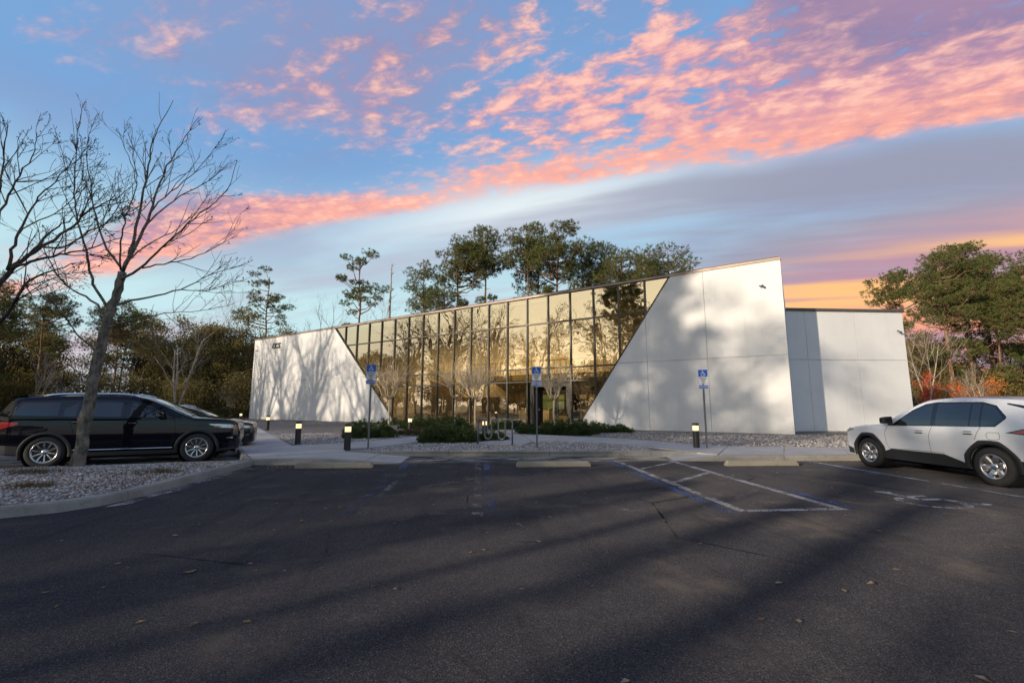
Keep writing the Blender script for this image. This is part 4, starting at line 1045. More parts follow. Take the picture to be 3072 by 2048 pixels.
# leaf columns added out of view, gapped for sun streaks: distance, offset across, half width, height
NEAR_ROW = ((30, -13.0, 1.4, 7.2), (31, -9.4, 2.45, 9.0), (27, -5.25, 0.80, 8.2), (27, -3.86, 0.08, 8.6), (28, -2.98, 0.36, 9.0), (27, -1.85, 0.28, 8.6), (31, 0.45, 1.65, 9.8), (30, 3.4, 1.1, 9.0), (32, 6.2, 1.2, 9.5))

# ------------------------------------------------------------------ the bare trees in the foreground
def limb_tree(data, seed, twig, trunk_key, thin=0.8):
    rg = np.random.default_rng(seed); wood = Acc(); S = []
    def curve(pts, n):
        pts = np.array(pts); s = np.concatenate([[0], np.cumsum(np.linalg.norm(np.diff(pts, axis=0), axis=1))]); u = np.linspace(0, s[-1], n)
        q = np.column_stack([np.interp(u, s, pts[:, k]) for k in range(3)])
        for _ in range(2): q[1:-1] = q[1:-1] * 0.5 + (q[:-2] + q[2:]) * 0.25
        return q, s[-1]
    tips = []
    for key, (pts, r0, r1) in data.items():
        n = max(8, int(len(pts) * 3)); q, L = curve(pts, n)
        t = np.linspace(0, 1, n); rad = r1 + (r0 * (1.0 if key == trunk_key else thin) - r1) * (1 - t) ** 1.25
        if key == trunk_key:
            rad = r1 + (r0 - r1) * (1 - t) ** 0.8; rad *= 1 + 0.5 * np.exp(-t * 26); rad *= 1 + rg.normal(0, 0.05, n)
            q[1:-1] += rg.normal(0, 0.012, (n - 2, 3))
            wood.tube(q, rad, 14); continue
        q[1:-1] += rg.normal(0, 0.012, (n - 2, 3))
        wood.tube(q, rad, 8 if r0 > 0.03 else 6)
        start = 0.30 if r0 > 0.03 else 0.15
        for i in range(n - 1):
            if t[i] < start: continue
            for _ in range(rg.poisson(twig['rate'] * L / n)):
                d = unit(q[i + 1] - q[i]); dd = turn(d, rg.normal(twig['ang'], 0.14), rg)
                dd = unit(dd + np.array([0, 0, twig['up']]))
                ll = rg.uniform(*twig['len']) * (1.25 - 0.6 * t[i])
                grow(S, tips, q[i].copy(), dd, ll, min(0.011, rad[i] * 0.6 + 0.002), 0, twig['P'], rg)
    P0 = np.array([s[0] for s in S]); P1 = np.array([s[1] for s in S]); r0 = np.array([s[2] for s in S]); r1 = np.maximum(np.array([s[3] for s in S]), 0.0032)
    wood.segs(P0, P1, np.maximum(r0, 0.004), r1, 3)
    return wood, tips, S
TW = dict(n=(5, 4, 3), wob=(0.08, 0.12, 0.15), up=(0.05, 0.05, 0.03), first=(0.3, 0.4, 1), kids=(0.7, 0.35, 0), ang=(0.55, 0.6, 0.6), ratio=(0.5, 0.45, 0.4), rr=0.6, taper=0.4, max=2)
w1, tips1, S1 = limb_tree(TREE1, 3, dict(rate=4.3, ang=0.50, up=0.10, len=(0.4, 1.2), P=TW), 'trunk', 0.60)
t1 = thing('bare_tree', 'tall leafless tree leaning from the gravel island in front of the black vehicle', 'tree', (-8.66, 10.81, 0.15))
def build_world(name, acc, m, root, smooth=False):
    """Geometry given in world coordinates, hung under a thing standing elsewhere."""
    off = np.array(root.location); rz = -root.rotation_euler.z; c, s = math.cos(rz), math.sin(rz)
    for i, v in enumerate(acc.v):
        q = v - off; acc.v[i] = np.column_stack([q[:, 0] * c - q[:, 1] * s, q[:, 0] * s + q[:, 1] * c, q[:, 2]])
    return build(name, acc, m, root, smooth)
build_world('trunk', w1, M['bark_grey'], t1, True)
rg = np.random.default_rng(5)
tp = np.array([t[0] for t in tips1]); a = Acc()
leaves(a, tp[rg.integers(0, len(tp), 90)] + rg.normal(0, 0.02, (90, 3)), 0.05, rg); tag(build_world('dead_leaves', a, M['bark_dark'], t1), kind='stuff')
TW2 = dict(TW, kids=(1.3, 0.9, 0), n=(4, 3, 3))
w2, tips2, S2 = limb_tree(TREE2, 9, dict(rate=6.0, ang=0.6, up=0.10, len=(0.35, 1.0), P=TW2), '-', 0.52)
t2 = thing('bare_tree', 'dark spreading leafless tree reaching in from the left edge', 'tree', (-12.9, 8.0, 0.1))
p0 = np.array(TREE2['main'][0][0]); p1 = np.array(TREE2['e'][0][0])
q = np.array([(-12.9, 8.0, 0.0), (-12.85, 8.02, 0.9), (-12.6, 8.1, 1.7)]); q = np.vstack([q, p0 * 0.5 + q[-1] * 0.5, p0])
w2.tube(q, [0.22, 0.17, 0.15, 0.13, 0.115], 12); w2.tube(np.vstack([q[2], p1]), [0.10, 0.07], 8)
build_world('trunk', w2, M['bark_dark'], t2, True)
tp = np.array([t[0] for t in tips2]); a = Acc()
leaves(a, tp[rg.integers(0, len(tp), 600)] + rg.normal(0, 0.03, (600, 3)), 0.034, rg); tag(build_world('seed_pods', a, M['bark_dark'], t2), kind='stuff')

# ------------------------------------------------------------------ pruned crape myrtles
def myrtle(label, loc, seed, H=3.5, trunkh=1.55, up=0.8):
    rg = np.random.default_rng(seed); wood = Acc(); S = []
    t = thing('crape_myrtle', label, 'tree', loc, 0.0, 'pruned crape myrtles before the glass')
    wood.tube([(0, 0, -0.05), (0.02, 0.01, 0.5), (0.0, 0.02, 1.0), (0.03, 0, trunkh)], [0.075, 0.055, 0.05, 0.048], 9)
    wh = Acc()
    for k in range(6):
        az = k * 1.05 + rg.uniform(-0.3, 0.3); sp = rg.uniform(0.25, 0.55)
        kn = np.array([math.cos(az) * sp, math.sin(az) * sp, trunkh + rg.uniform(0.35, 0.6)])
        mid = np.array([math.cos(az) * sp * 0.75, math.sin(az) * sp * 0.75, trunkh + 0.18])
        wood.tube([(0.03, 0, trunkh - 0.04), mid, kn], [0.04, 0.032, 0.03], 7)
        for j in range(15):
            d = unit(np.array([math.cos(az), math.sin(az), 0]) * rg.uniform(0.0, 0.8) + rg.normal(0, 0.28, 3) + np.array([0, 0, up]))
            L = rg.uniform(0.7, 1.35) * (H - trunkh - 0.45) / 1.3; p = kn + rg.normal(0, 0.03, 3)
            for i in range(4):
                d = unit(d + rg.normal(0, 0.05, 3) + np.array([0, 0, 0.02])); q = p + d * L / 4
                S.append((p, q, 0.015 - 0.0025 * i, 0.0125 - 0.0025 * i)); p = q
    P = [np.array([s[i] for s in S]) for i in range(4)]
    wh.segs(P[0], P[1], P[2], np.maximum(P[3], 0.003), 3)
    build('trunk', wood, M['bark_myrtle'], t, True); build('shoots', wh, M['bark_myrtle'], t)
myrtle('pruned leafless myrtle standing behind the first blue sign', (-4.6, 24.0, 0.12), 11, 4.0, 1.75)
myrtle('pruned leafless myrtle with pale shoots, the one standing farther from the bicycle rack', (-1.35, 26.3, 0.12), 12, 4.1, 1.8, 0.95)
myrtle('pruned leafless myrtle with pale shoots, the one standing directly behind the bicycle rack', (-0.2, 24.2, 0.12), 13, 3.9, 1.75, 0.95)
myrtle('pruned leafless myrtle in front of the entrance doors', (3.85, 23.5, 0.12), 14, 3.7, 1.7, 1.0)

# ------------------------------------------------------------------ junipers, hedge
def shrub(name, label, cat, loc, rx, ry, h, seed, m, n=900, rz=0.0, group=None, blade=0.16):
    rg = np.random.default_rng(seed); a = Acc(); w = Acc()
    t = thing(name, label, cat, loc, rz, group)
    u = rg.uniform(0, 2 * math.pi, n); v = rg.uniform(0, 1, n) ** 0.5
    el = np.arccos(np.clip(1 - v * 1.0, 0, 1))
    rad = rg.uniform(0.62, 1.0, n) ** 0.5
    lump = 1 + 0.20 * np.sin(u * 3 + seed) + 0.13 * np.sin(u * 7 + seed * 2) + 0.12 * np.sin(el * 6 + u * 5)
    C = np.column_stack([np.cos(u) * np.sin(el) * rx, np.sin(u) * np.sin(el) * ry, np.cos(el) * h * 0.9 + 0.04]) * (rad * lump)[:, None]
    C[:, 2] = np.maximum(C[:, 2], 0.03)
    Dv = np.column_stack([np.cos(u) * np.sin(el), np.sin(u) * np.sin(el), np.cos(el) * 0.6 + 0.35])
    blades(a, C, Dv, 9, blade, 0.016, 0.55, rg)
    for k in range(7):
        az = k * 0.9; w.tube([(0, 0, 0), (math.cos(az) * rx * 0.4, math.sin(az) * ry * 0.4, h * 0.4), (math.cos(az) * rx * 0.8, math.sin(az) * ry * 0.8, h * 0.5)], [0.03, 0.02, 0.01], 5)
    build('stems', w, M['bark_dark'], t); build('foliage', a, m, t)
J = 'junipers in the gravel bed'
shrub('juniper', 'dark rounded juniper behind the first blue sign', 'shrub', (-4.75, 20.4, 0.12), 0.95, 0.7, 0.72, 21, M['juniper'], 1100, 0, J)
shrub('juniper', 'dark spreading juniper beside the bicycle rack', 'shrub', (-1.15, 17.75, 0.12), 0.98, 0.72, 0.70, 22, M['juniper'], 1300, 0.2, J)
shrub('juniper', 'wide low juniper behind the rack, in front of the lobby glass', 'shrub', (-2.1, 26.2, 0.12), 1.9, 0.9, 0.8, 23, M['juniper'], 1900, -0.4, J)
shrub('juniper', 'low juniper along the glass by the entrance walk', 'shrub', (1.7, 26.9, 0.12), 1.0, 0.65, 0.55, 24, M['juniper'], 1000, -0.6, J)
shrub('juniper', 'broad dark juniper right of the middle blue sign', 'shrub', (4.4, 21.9, 0.12), 1.2, 0.85, 0.72, 25, M['juniper'], 1900, -0.2, J)
shrub('juniper', 'small low juniper at the foot of the middle sign post', 'shrub', (2.75, 22.4, 0.12), 0.85, 0.6, 0.42, 26, M['juniper'], 800, 0, J)
shrub('juniper', 'flat juniper spreading against the slanted white wall', 'shrub', (6.7, 23.9, 0.12), 1.1, 0.7, 0.38, 27, M['juniper'], 800, -0.6, J)
shrub('juniper', 'thin flat juniper by the lit bollard before the glass', 'shrub', (-2.6, 22.4, 0.12), 1.2, 0.55, 0.26, 28, M['weed'], 500, 0.3, J)
shrub('juniper', 'small flat juniper at the foot of the slanted dark jamb', 'shrub', (-4.4, 33.0, 0.12), 2.6, 0.9, 0.5, 29, M['juniper'], 900, -0.6, J)
shrub('juniper', 'small clipped juniper just under the bicycle rack', 'shrub', (0.42, 18.6, 0.12), 0.7, 0.45, 0.30, 30, M['juniper'], 500, 0, J)
# hedge at the far left end of the building
rg = np.random.default_rng(31); a = Acc(); n = 9000
Lh = 14.0; C = np.column_stack([rg.uniform(-Lh, 0, n), rg.uniform(-0.6, 0.6, n), 1.2 * rg.uniform(0, 1, n) ** 0.6])
C[:, 2] *= 1 + 0.10 * np.sin(C[:, 0] * 2.1) + 0.06 * np.sin(C[:, 0] * 5.3)
leaves(a, C, 0.15, rg)
hd = thing('hedge', 'clipped low green hedge at the far left end of the white building', 'hedge', (-24.8, 51.9, 0.05), R(27))
build('foliage', a, M['hedge'], hd)
w = Acc()
for k in range(24): w.tube([(-Lh * k / 24 - 0.2, 0, 0), (-Lh * k / 24 - 0.1, 0.1, 0.9)], [0.03, 0.015], 5)
build('stems', w, M['bark_dark'], hd)

# ------------------------------------------------------------------ trees that can be told apart
def pmesh(key, *args, **kw):
    w, l = pine(*args, **kw)
    return w.mesh('trunk', M['bark_pine'], True), l.mesh('crown', M['needle'])
def cmesh(*args):
    w, l = clump_pine(*args)
    return w.mesh('trunk', M['bark_pine'], True), l.mesh('crown', M['needle'])
PV = {  # height 20 in every case; scaled to the tree
    'round': cmesh(101, 20, 0.74, 2.9, 30, 0.20, 0.95, 42, 0.62, 3),
    'round2': cmesh(112, 20, 0.70, 3.3, 36, 0.21, 1.0, 42, 0.62, 6),
    'layer': cmesh(133, 20, 0.56, 3.3, 24, 0.19, 0.85, 34, 0.42, 9),
    'cone': cmesh(114, 20, 0.56, 2.4, 30, 0.18, 0.9, 36, 0.7, 7),
    'broad': cmesh(106, 20, 0.72, 4.3, 42, 0.22, 1.05, 38, 0.6, 4),
    'full': cmesh(107, 20, 0.50, 3.3, 60, 0.27, 1.15, 46, 0.6, 8),
    'full2': cmesh(127, 20, 0.58, 3.9, 56, 0.27, 1.15, 46, 0.55, 8),
}
PINES = [
    ('layer', -34.3, 74.7, 23.6, 0.3, 'lone irregular pine behind the far low end of the white building'),
    ('layer', -16.6, 63.4, 23.3, 2.2, 'tall flat-layered pine rising just left of the dead snag'),
    ('cone', -7.5, 60.7, 21.8, 1.0, 'narrow ragged pine rising just right of the dead snag'),
    ('cone', -4.6, 56.5, 19.4, 4.0, 'short bushy pine left of the first pair of tall pines'),
    ('round2', -2.2, 57.3, 23.6, 0.5, 'tall domed pine, left one of the first pair above the roof'),
    ('round', 0.6, 56.1, 24.2, 2.9, 'tall domed pine, right one of the first pair above the roof'),
    ('round', 5.9, 53.7, 23.8, 1.4, 'tallest cluster above the roof, its left pine'),
    ('cone', 7.4, 57.6, 23.4, 3.3, 'slim pine squeezed in the middle of the tallest cluster above the roof'),
    ('round2', 9.2, 52.5, 23.7, 5.1, 'tallest cluster above the roof, its right pine with wide domed crown'),
    ('cone', 12.9, 54.2, 22.2, 0.2, 'dark pine standing next right of the tallest cluster'),
    ('round', 15.6, 56.0, 22.6, 2.1, 'thin-topped pine above the roof, between dark pine and bushy crown'),
    ('broad', 16.8, 50.9, 19.8, 4.4, 'bushy low-crowned pine above the right part of the glass'),
    ('broad', 20.3, 46.7, 18.9, 0.9, 'wide umbrella-crowned pine, last above the tall white wall'),
    ('cone', -1.0, 61.5, 15.6, 5.5, 'small young pine between the first pair of tall pines'),
    ('broad', 55.4, 58.2, 14.2, 1.9, 'rounded pine top peeking over the flat annex roof'),
    ('full', 43.6, 39.0, 16.0, 0.6, 'big pine nearest the annex with a sunlit reddish trunk'),
    ('full2', 47.6, 40.7, 17.3, 3.0, 'large spreading pine above the red and orange maples'),
    ('round2', 49.4, 42.0, 18.2, 4.2, 'tallest pine of the stand right of the annex'),
    ('cone', 49.0, 39.3, 13.2, 1.2, 'mid-sized pine with low branches above the white vehicle roof'),
    ('full', 47.2, 35.2, 14.0, 2.4, 'dark open pine at the right edge of the picture'),
    ('full', -51.0, 50.5, 15.0, 1.0, 'dark broad pine at the left edge behind the spreading bare tree'),
    ('round2', -44.0, 49.0, 13.5, 2.0, 'dark pine left of the leaning bare tree, above the black vehicle'),
    ('broad', -39.5, 52.5, 13.0, 3.4, 'flat-crowned pine showing between the lower limbs of the leaning bare tree'),
    ('full2', 53.5, 43.5, 17.4, 5.0, 'broad pine filling the gap behind the tallest pine right of the annex'),
    ('full', 54.0, 38.0, 15.2, 2.6, 'bushy pine right of the mid-sized pine, above the rear of the white vehicle'),
    ('round2', 45.0, 45.5, 16.8, 0.4, 'tall bare-boled pine behind the big pine nearest the annex'),
    ('full', 57.5, 41.0, 17.0, 3.8, 'pine at the far right edge half out of view'),
]
for v, x, y, h, rz, lab in PINES:
    w, l = PV[v]; plant('pine_tree', lab, 'tree', w, l, None, None, (x, y, -0.1), rz, 'pines round the building', h / 20.0)
# snag and leafless trees
rg = np.random.default_rng(41); a = Acc()
a.tube([(0, 0, -0.1), (0.1, 0, 8), (0.0, 0.05, 15), (0.1, 0, 20.8)], [0.25, 0.2, 0.14, 0.04], 8); S = []
for k in range(26):
    h = rg.uniform(10, 20.4); az = rg.uniform(0, 6.28); L = rg.uniform(0.2, 1.3) * (1 if h < 18 else 0.6)
    d = np.array([math.cos(az) * 0.75, math.sin(az) * 0.75, 0.7]); S.append((np.array([0.05, 0, h]), np.array([0.05, 0, h]) + d * L, 0.045, 0.012))
sticks(a, S); t = thing('dead_snag', 'tall dead grey pine snag above the roof', 'tree', (-12.1, 61.0, -0.05)); build('trunk', a, M['bark_pale'], t, True)
BV = {}
for key, args in {'big': (201, 18, 0.20, 2, 0.10), 'thin': (202, 18, 0.13, 1, 0.05), 'multi': (203, 12, 0.11, 3, 0.16), 'low': (204, 6, 0.05, 4, 0.25), 'sap': (205, 9, 0.07, 2, 0.12)}.items():
    BV[key] = bare_tree(*args)[0]
BM = {k + '_' + mm: a.mesh('trunk', M[mm]) for k, a in BV.items() for mm in ('bark_grey', 'bark_pale')}
for k, hh, mm, x, y, h, rz, lab in (
    ('big', 18, 'bark_grey', -24.1, 67.9, 18.6, 0.4, 'fine-branched leafless tree above the roof left of the glass'),
    ('thin', 18, 'bark_grey', -13.8, 61.2, 18.0, 1.4, 'thin leafless sapling between the flat-layered pine and the snag'),
    ('thin', 18, 'bark_grey', -33.7, 62.6, 18.2, 2.0, 'slender tall leafless tree left of the white building'),
    ('multi', 12, 'bark_pale', -29.1, 46.2, 12.2, 0.9, 'pale forked leafless tree in front of the left woods'),
    ('low', 6, 'bark_pale', -38.9, 42.9, 6.4, 0.2, 'small bushy pale leafless tree above the rear of the black vehicle'),
    ('low', 6, 'bark_grey', -26.9, 52.1, 4.4, 1.7, 'small leafless shrub tree near the corner of the white building'),
    ('sap', 9, 'bark_pale', 36.0, 34.5, 9.0, 0.5, 'crooked pale sapling hard by the annex corner'),
    ('sap', 9, 'bark_pale', 39.5, 37.3, 10.0, 2.5, 'pale leafless sapling behind the red maple'),
    ('low', 6, 'bark_pale', 40.9, 34.2, 5.2, 1.5, 'small pale leafless sapling above the white vehicle roof'),
    ('thin', 18, 'bark_grey', -35.0, 76.0, 20.5, 3.0, 'thin leafless tree beside the lone irregular pine'),
    ('multi', 12, 'bark_grey', -22.5, 60.0, 9.6, 3.9, 'low leafless tree whose twigs rise over the far end of the roof')):
    plant('leafless_tree', lab, 'tree', BM[k + '_' + mm], None, None, None, (x, y, -0.05), rz, 'leafless trees round the building', h / hh)
# maples in autumn colour
def maple(label, loc, seed, m, H):
    wood, S, T, k = bare_tree(seed, H, 0.06, 3, 0.28, dict(BARE, max=3)); rg = np.random.default_rng(seed)
    tp = np.array([t[0] * k for t in T]); tp = tp[tp[:, 2] > 0.5]
    a = Acc(); c = tp[rg.integers(0, len(tp), 1300)] + rg.normal(0, 0.20, (1300, 3)); leaves(a, c, 0.12, rg)
    t = thing('maple_tree', label, 'tree', loc, 0.0); build('trunk', wood, M['bark_pale'], t); build('crown', a, m, t)
maple('red-leaved young maple at the corner of the annex', (37.9, 35.6, -0.05), 301, M['red'], 4.4)
maple('orange-leaved young maple right of the red one', (40.8, 36.1, -0.05), 302, M['orange'], 4.0)

# ------------------------------------------------------------------ the woods that read as one mass
rg = np.random.default_rng(77)
OV = [broad_tree(400 + k, 9.0, 3.4, 0.16, 3000, 0.30, 0.15) for k in range(4)]
OF = [broad_tree(400 + k, 9.0, 3.4, 0.16, 5600, (0.17, 0.21, 0.19, 0.23)[k], 0.15) for k in range(4)]
OB = broad_tree(410, 3.2, 1.8, 0.06, 2600, 0.14, 0.1)
PW = [clump_pine(420 + k, 16, (0.62, 0.7)[k], 3.2, 28, 0.17, 0.95, 22) for k in range(2)]
def wood_mass(label, spots):
    wd, lf, nd = Acc(), Acc(), Acc()
    for kind, x, y, s, rz in spots:
        src = OF[kind] if kind < 4 else OB if kind == 4 else PW[kind - 5]
        merge_into(wd, src[0], (x, y, -0.1), rz, s); merge_into(nd if kind >= 5 else lf, src[1], (x, y, -0.1), rz, s)
    t = tag(put('woodland', None), label, kind='stuff')
    for nm, ac, mm in (('trunks', wd, M['bark_dark']), ('foliage', lf, M['oak']), ('needles', nd, M['needle'])):
        if ac.n: tag(build(nm, ac, mm, t), kind='stuff')
    return t
sp = []
for i in range(40):      # left of the building
    u = rg.uniform(0, 1); x = -72 + 46 * u; y = 60 + 8 * u + rg.uniform(-6, 9)
    sp.append((int(rg.integers(0, 4)), x, y, rg.uniform(0.95, 1.35), rg.uniform(0, 6)))
for i in range(26):
    x = rg.uniform(-70, -24); sp.append((4, x, 55 + (x + 70) * 0.02 + rg.uniform(-4, 4), rg.uniform(0.9, 1.6), rg.uniform(0, 6)))
for x, y, s in ((-60, 66, 0.9), (-52, 70, 0.85), (-47, 66, 0.9), (-40, 70, 0.85), (-66, 58, 1.05), (-36, 66, 0.8), (-56, 62, 0.75)): sp.append((5 + int(rg.integers(0, 2)), x, y, s, rg.uniform(0, 6)))
wood_mass('dense dark wood left of the building behind the black vehicle', sp)
sp = []
for i in range(16):      # behind the building, only low tops show
    x = rg.uniform(-30, 8); sp.append((int(rg.integers(0, 4)), x, 74 - x * 0.1 + rg.uniform(-5, 8), rg.uniform(0.9, 1.2), rg.uniform(0, 6)))
for i in range(34):      # right of the annex
    x = rg.uniform(40, 84); sp.append((int(rg.integers(0, 4)), x, 46 + (x - 40) * -0.1 + rg.uniform(-2, 14), rg.uniform(0.75, 1.1), rg.uniform(0, 6)))
for i in range(22):
    x = rg.uniform(44, 100); sp.append((int(rg.integers(0, 4)), x, 60 - (x - 44) * 0.12 + rg.uniform(-3, 8), rg.uniform(0.9, 1.25), rg.uniform(0, 6)))
for i in range(22):
    x = rg.uniform(33, 66); sp.append((4, x, 40 - (x - 36) * 0.22 + rg.uniform(-2, 4), rg.uniform(0.7, 1.3), rg.uniform(0, 6)))
wood_mass('mixed evergreen wood behind the building and right of the annex', sp)
# the wood across the lot, behind the viewer: it shades the lot and shows in the glass
sp2 = []
BT = [bare_tree(500 + k, 20, 0.30, 2, 0.13)[0] for k in range(2)]
tall = Acc(); tl = Acc(); tn = Acc()
ux, uy = math.sin(SUN_AZ), math.cos(SUN_AZ)          # towards the sun
vx, vy = -uy, ux
def behind(dist, across): return (ux * dist + vx * across, uy * dist + vy * across)
TALLP = [clump_pine(520 + k, 21, (0.42, 0.5, 0.46)[k], 4.4, 24, 0.24, 0.95, 18, 0.7, 4) for k in range(3)]
for d_, c_, k in BEHIND_PINES:
    x, y = behind(d_, c_); s = TALLP[int(rg.integers(0, 3))]; rz = rg.uniform(0, 6)
    merge_into(tall, s[0], (x, y, -0.1), rz, k); merge_into(tn, s[1], (x, y, -0.1), rz, k)
dome = pine(530, 21, 0.66, 4.0, 40, 0.26, 0.9, 'round')
for d_, c_, k in ((50, -1.6, 1.0), (54, 3.5, 1.05), (46, -16.4, 1.27), (54, -17.7, 1.36)):  # last pair added to block the sun's glint off the glass
    x, y = behind(d_, c_); merge_into(tall, dome[0], (x, y, -0.1), d_, k); merge_into(tn, dome[1], (x, y, -0.1), d_, k)
x, y = behind(46, -16.87); leaves(tn, np.column_stack([x + rg.normal(0, 0.75, 1500), y + rg.normal(0, 0.75, 1500), 23.4 + rg.normal(0, 0.75, 1500)]), 0.22, rg)  # unseen ball of leaves, added to hide the sun's mirror image in the panes
for d_, c_, hw, hh in NEAR_ROW:
    x, y = behind(d_, c_); tall.tube([(x, y, -0.1), (x + 0.05, y, hh * 0.5), (x, y + 0.03, hh * 0.92)], [0.16, 0.13, 0.05], 7)
    n_ = int(1500 * hw); h_ = rg.uniform(0, 1, n_); z_ = 1.6 + (hh - 1.6) * h_
    a_ = rg.uniform(0, 6.28, n_); r_ = hw * np.sqrt(rg.uniform(0, 1, n_)) * (1 - 0.35 * np.clip(h_ - 0.7, 0, 1) / 0.3)
    leaves(tl, np.column_stack([x + r_ * np.cos(a_), y + r_ * np.sin(a_), z_]), 0.26, rg)
for d_, c_, k in BEHIND_BARE:
    x, y = behind(d_, c_); rz = rg.uniform(0, 6); merge_into(tall, BT[int(rg.integers(0, 2))], (x, y, -0.1), rz, k)
for i in range(44):
    c_ = -56 + 2.4 * i + rg.uniform(-2, 2); d_ = rg.uniform(44, 74); x, y = behind(d_, c_)
    s = OV[int(rg.integers(0, 4))]; k = rg.uniform(0.7, 1.1) if c_ < -38 or c_ > 10 else rg.uniform(0.5, 0.72); rz = rg.uniform(0, 6)
    merge_into(tall, s[0], (x, y, -0.1), rz, k); merge_into(tl, s[1], (x, y, -0.1), rz, k)
for i in range(26):      # a dense edge across the far lane, seen mirrored in the lower panes
    f_ = i / 25.0; x, y = -74 + 16 * f_ + rg.uniform(-3, 3), 44 - 68 * f_ + rg.uniform(-2, 2)
    s = OV[int(rg.integers(0, 4))]; k = rg.uniform(1.1, 1.42); rz = rg.uniform(0, 6)
    merge_into(tall, s[0], (x, y, -0.1), rz, k); merge_into(tl, s[1], (x, y, -0.1), rz, k)
for d_, c_, k in BEHIND_BROAD:
    x, y = behind(d_, c_); s = OV[int(rg.integers(0, 4))]; rz = rg.uniform(0, 6)
    merge_into(tall, s[0], (x, y, -0.1), rz, k); merge_into(tl, s[1], (x, y, -0.1), rz, k)
t = tag(put('woodland', None), 'tall mixed wood across the lot that shades the asphalt and shows in the glass', kind='stuff')
for nm, ac, mm in (('trunks', tall, M['bark_dark']), ('foliage', tl, M['oak']), ('needles', tn, M['needle'])): tag(build(nm, ac, mm, t), kind='stuff')

# ------------------------------------------------------------------ gravel stones, fallen leaves, weeds
def in_poly(P, poly):
    x, y = P[:, 0], P[:, 1]; poly = np.array(poly); ins = np.zeros(len(P), bool); j = len(poly) - 1
    for i in range(len(poly)):
        xi, yi, xj, yj = poly[i][0], poly[i][1], poly[j][0], poly[j][1]
        c = ((yi > y) != (yj > y)) & (x < (xj - xi) * (y - yi) / (yj - yi + 1e-12) + xi); ins ^= c; j = i
    return ins
def scatter(poly, n, rg):
    p = np.array(poly); lo, hi = p[:, :2].min(0), p[:, :2].max(0); out = []
    while sum(map(len, out)) < n:
        q = rg.uniform(lo, hi, (n, 2)); out.append(q[in_poly(q, poly)])
    return np.vstack(out)[:n]
def stones(acc, P, z, size, rg):
    n = len(P); o = np.array([[1, 0, 0], [-1, 0, 0], [0, 1, 0], [0, -1, 0], [0, 0, 1], [0, 0, -1]], float)
    s = size * np.clip(rg.lognormal(-0.15, 0.38, (n, 1, 1)), 0.35, 2.0) * rg.uniform(0.6, 1.2, (n, 1, 3)) * np.array([1, 1, 0.62])
    V = o[None] * s + rg.normal(0, 0.12, (n, 6, 3)) * size
    a = rg.uniform(0, 6.28, n); c, s_ = np.cos(a)[:, None], np.sin(a)[:, None]
    V = np.stack([V[..., 0] * c - V[..., 1] * s_, V[..., 0] * s_ + V[..., 1] * c, V[..., 2]], -1)
    V += np.column_stack([P, z])[:, None]
    F = np.array([[0, 2, 4], [2, 1, 4], [1, 3, 4], [3, 0, 4], [2, 0, 5], [1, 2, 5], [3, 1, 5], [0, 3, 5]])
    return acc.add(V.reshape(-1, 3), (F[None] + (np.arange(n) * 6)[:, None, None]).reshape(-1, 3))
rg = np.random.default_rng(88)
def isl_z(P):
    f = np.ones(len(P)); d = P - ctr
    ang = np.arctan2(pin[:, 1] - ctr[1], pin[:, 0] - ctr[0]); rad = np.hypot(pin[:, 0] - ctr[0], pin[:, 1] - ctr[1]); o = np.argsort(ang)
    rr_ = np.interp(np.arctan2(d[:, 1], d[:, 0]), ang[o], rad[o], period=2 * np.pi)
    f = np.clip(np.hypot(d[:, 0], d[:, 1]) / rr_, 0, 1)
    return 0.12 + 0.16 * (1 - f) ** 0.8
near = [(-5.68, 8.0), (-5.7, 11.95), (-8, 11.35), (-12.5, 10.2), (-12.5, 6.8), (-7, 6.8), (-6.2, 6.95), (-5.8, 7.4)]
a = Acc(); P = scatter(near, 24000, rg); stones(a, P, isl_z(P) + 0.006, 0.021, rg)
tag(build('gravel', a, M['stone']), 'loose pale pebbles covering the gravel island', 'gravel', kind='stuff')
a = Acc()
for poly, n_ in (([(-1.95, 14.25), (5.25, 13.65), (5.5, 14.9), (4.6, 16.4), (3.0, 17.5), (2.1, 17.2), (1.55, 15.9), (-0.3, 16.85), (-1.2, 19.0), (-3.2, 15.5), (-3.8, 14.2)], 9000),
                 ([(-6.4, 16.7), (-4.7, 17.6), (-3.0, 20.6), (-4.5, 24), (-8, 24), (-11.0, 24.8)], 7000),
                 ([(6.2, 18.8), (7.5, 16.3), (8.5, 15.1), (12, 14.5), (17, 14.4), (17, 20.5), (14.2, 20.9), (8.5, 24.5), (5.2, 21.5)], 9000)):
    P = scatter(poly, n_, rg); stones(a, P, np.full(len(P), bed_z + 0.008), 0.030, rg)
tag(build('gravel', a, M['stone']), 'loose pale pebbles covering the planting bed', 'gravel', kind='stuff')
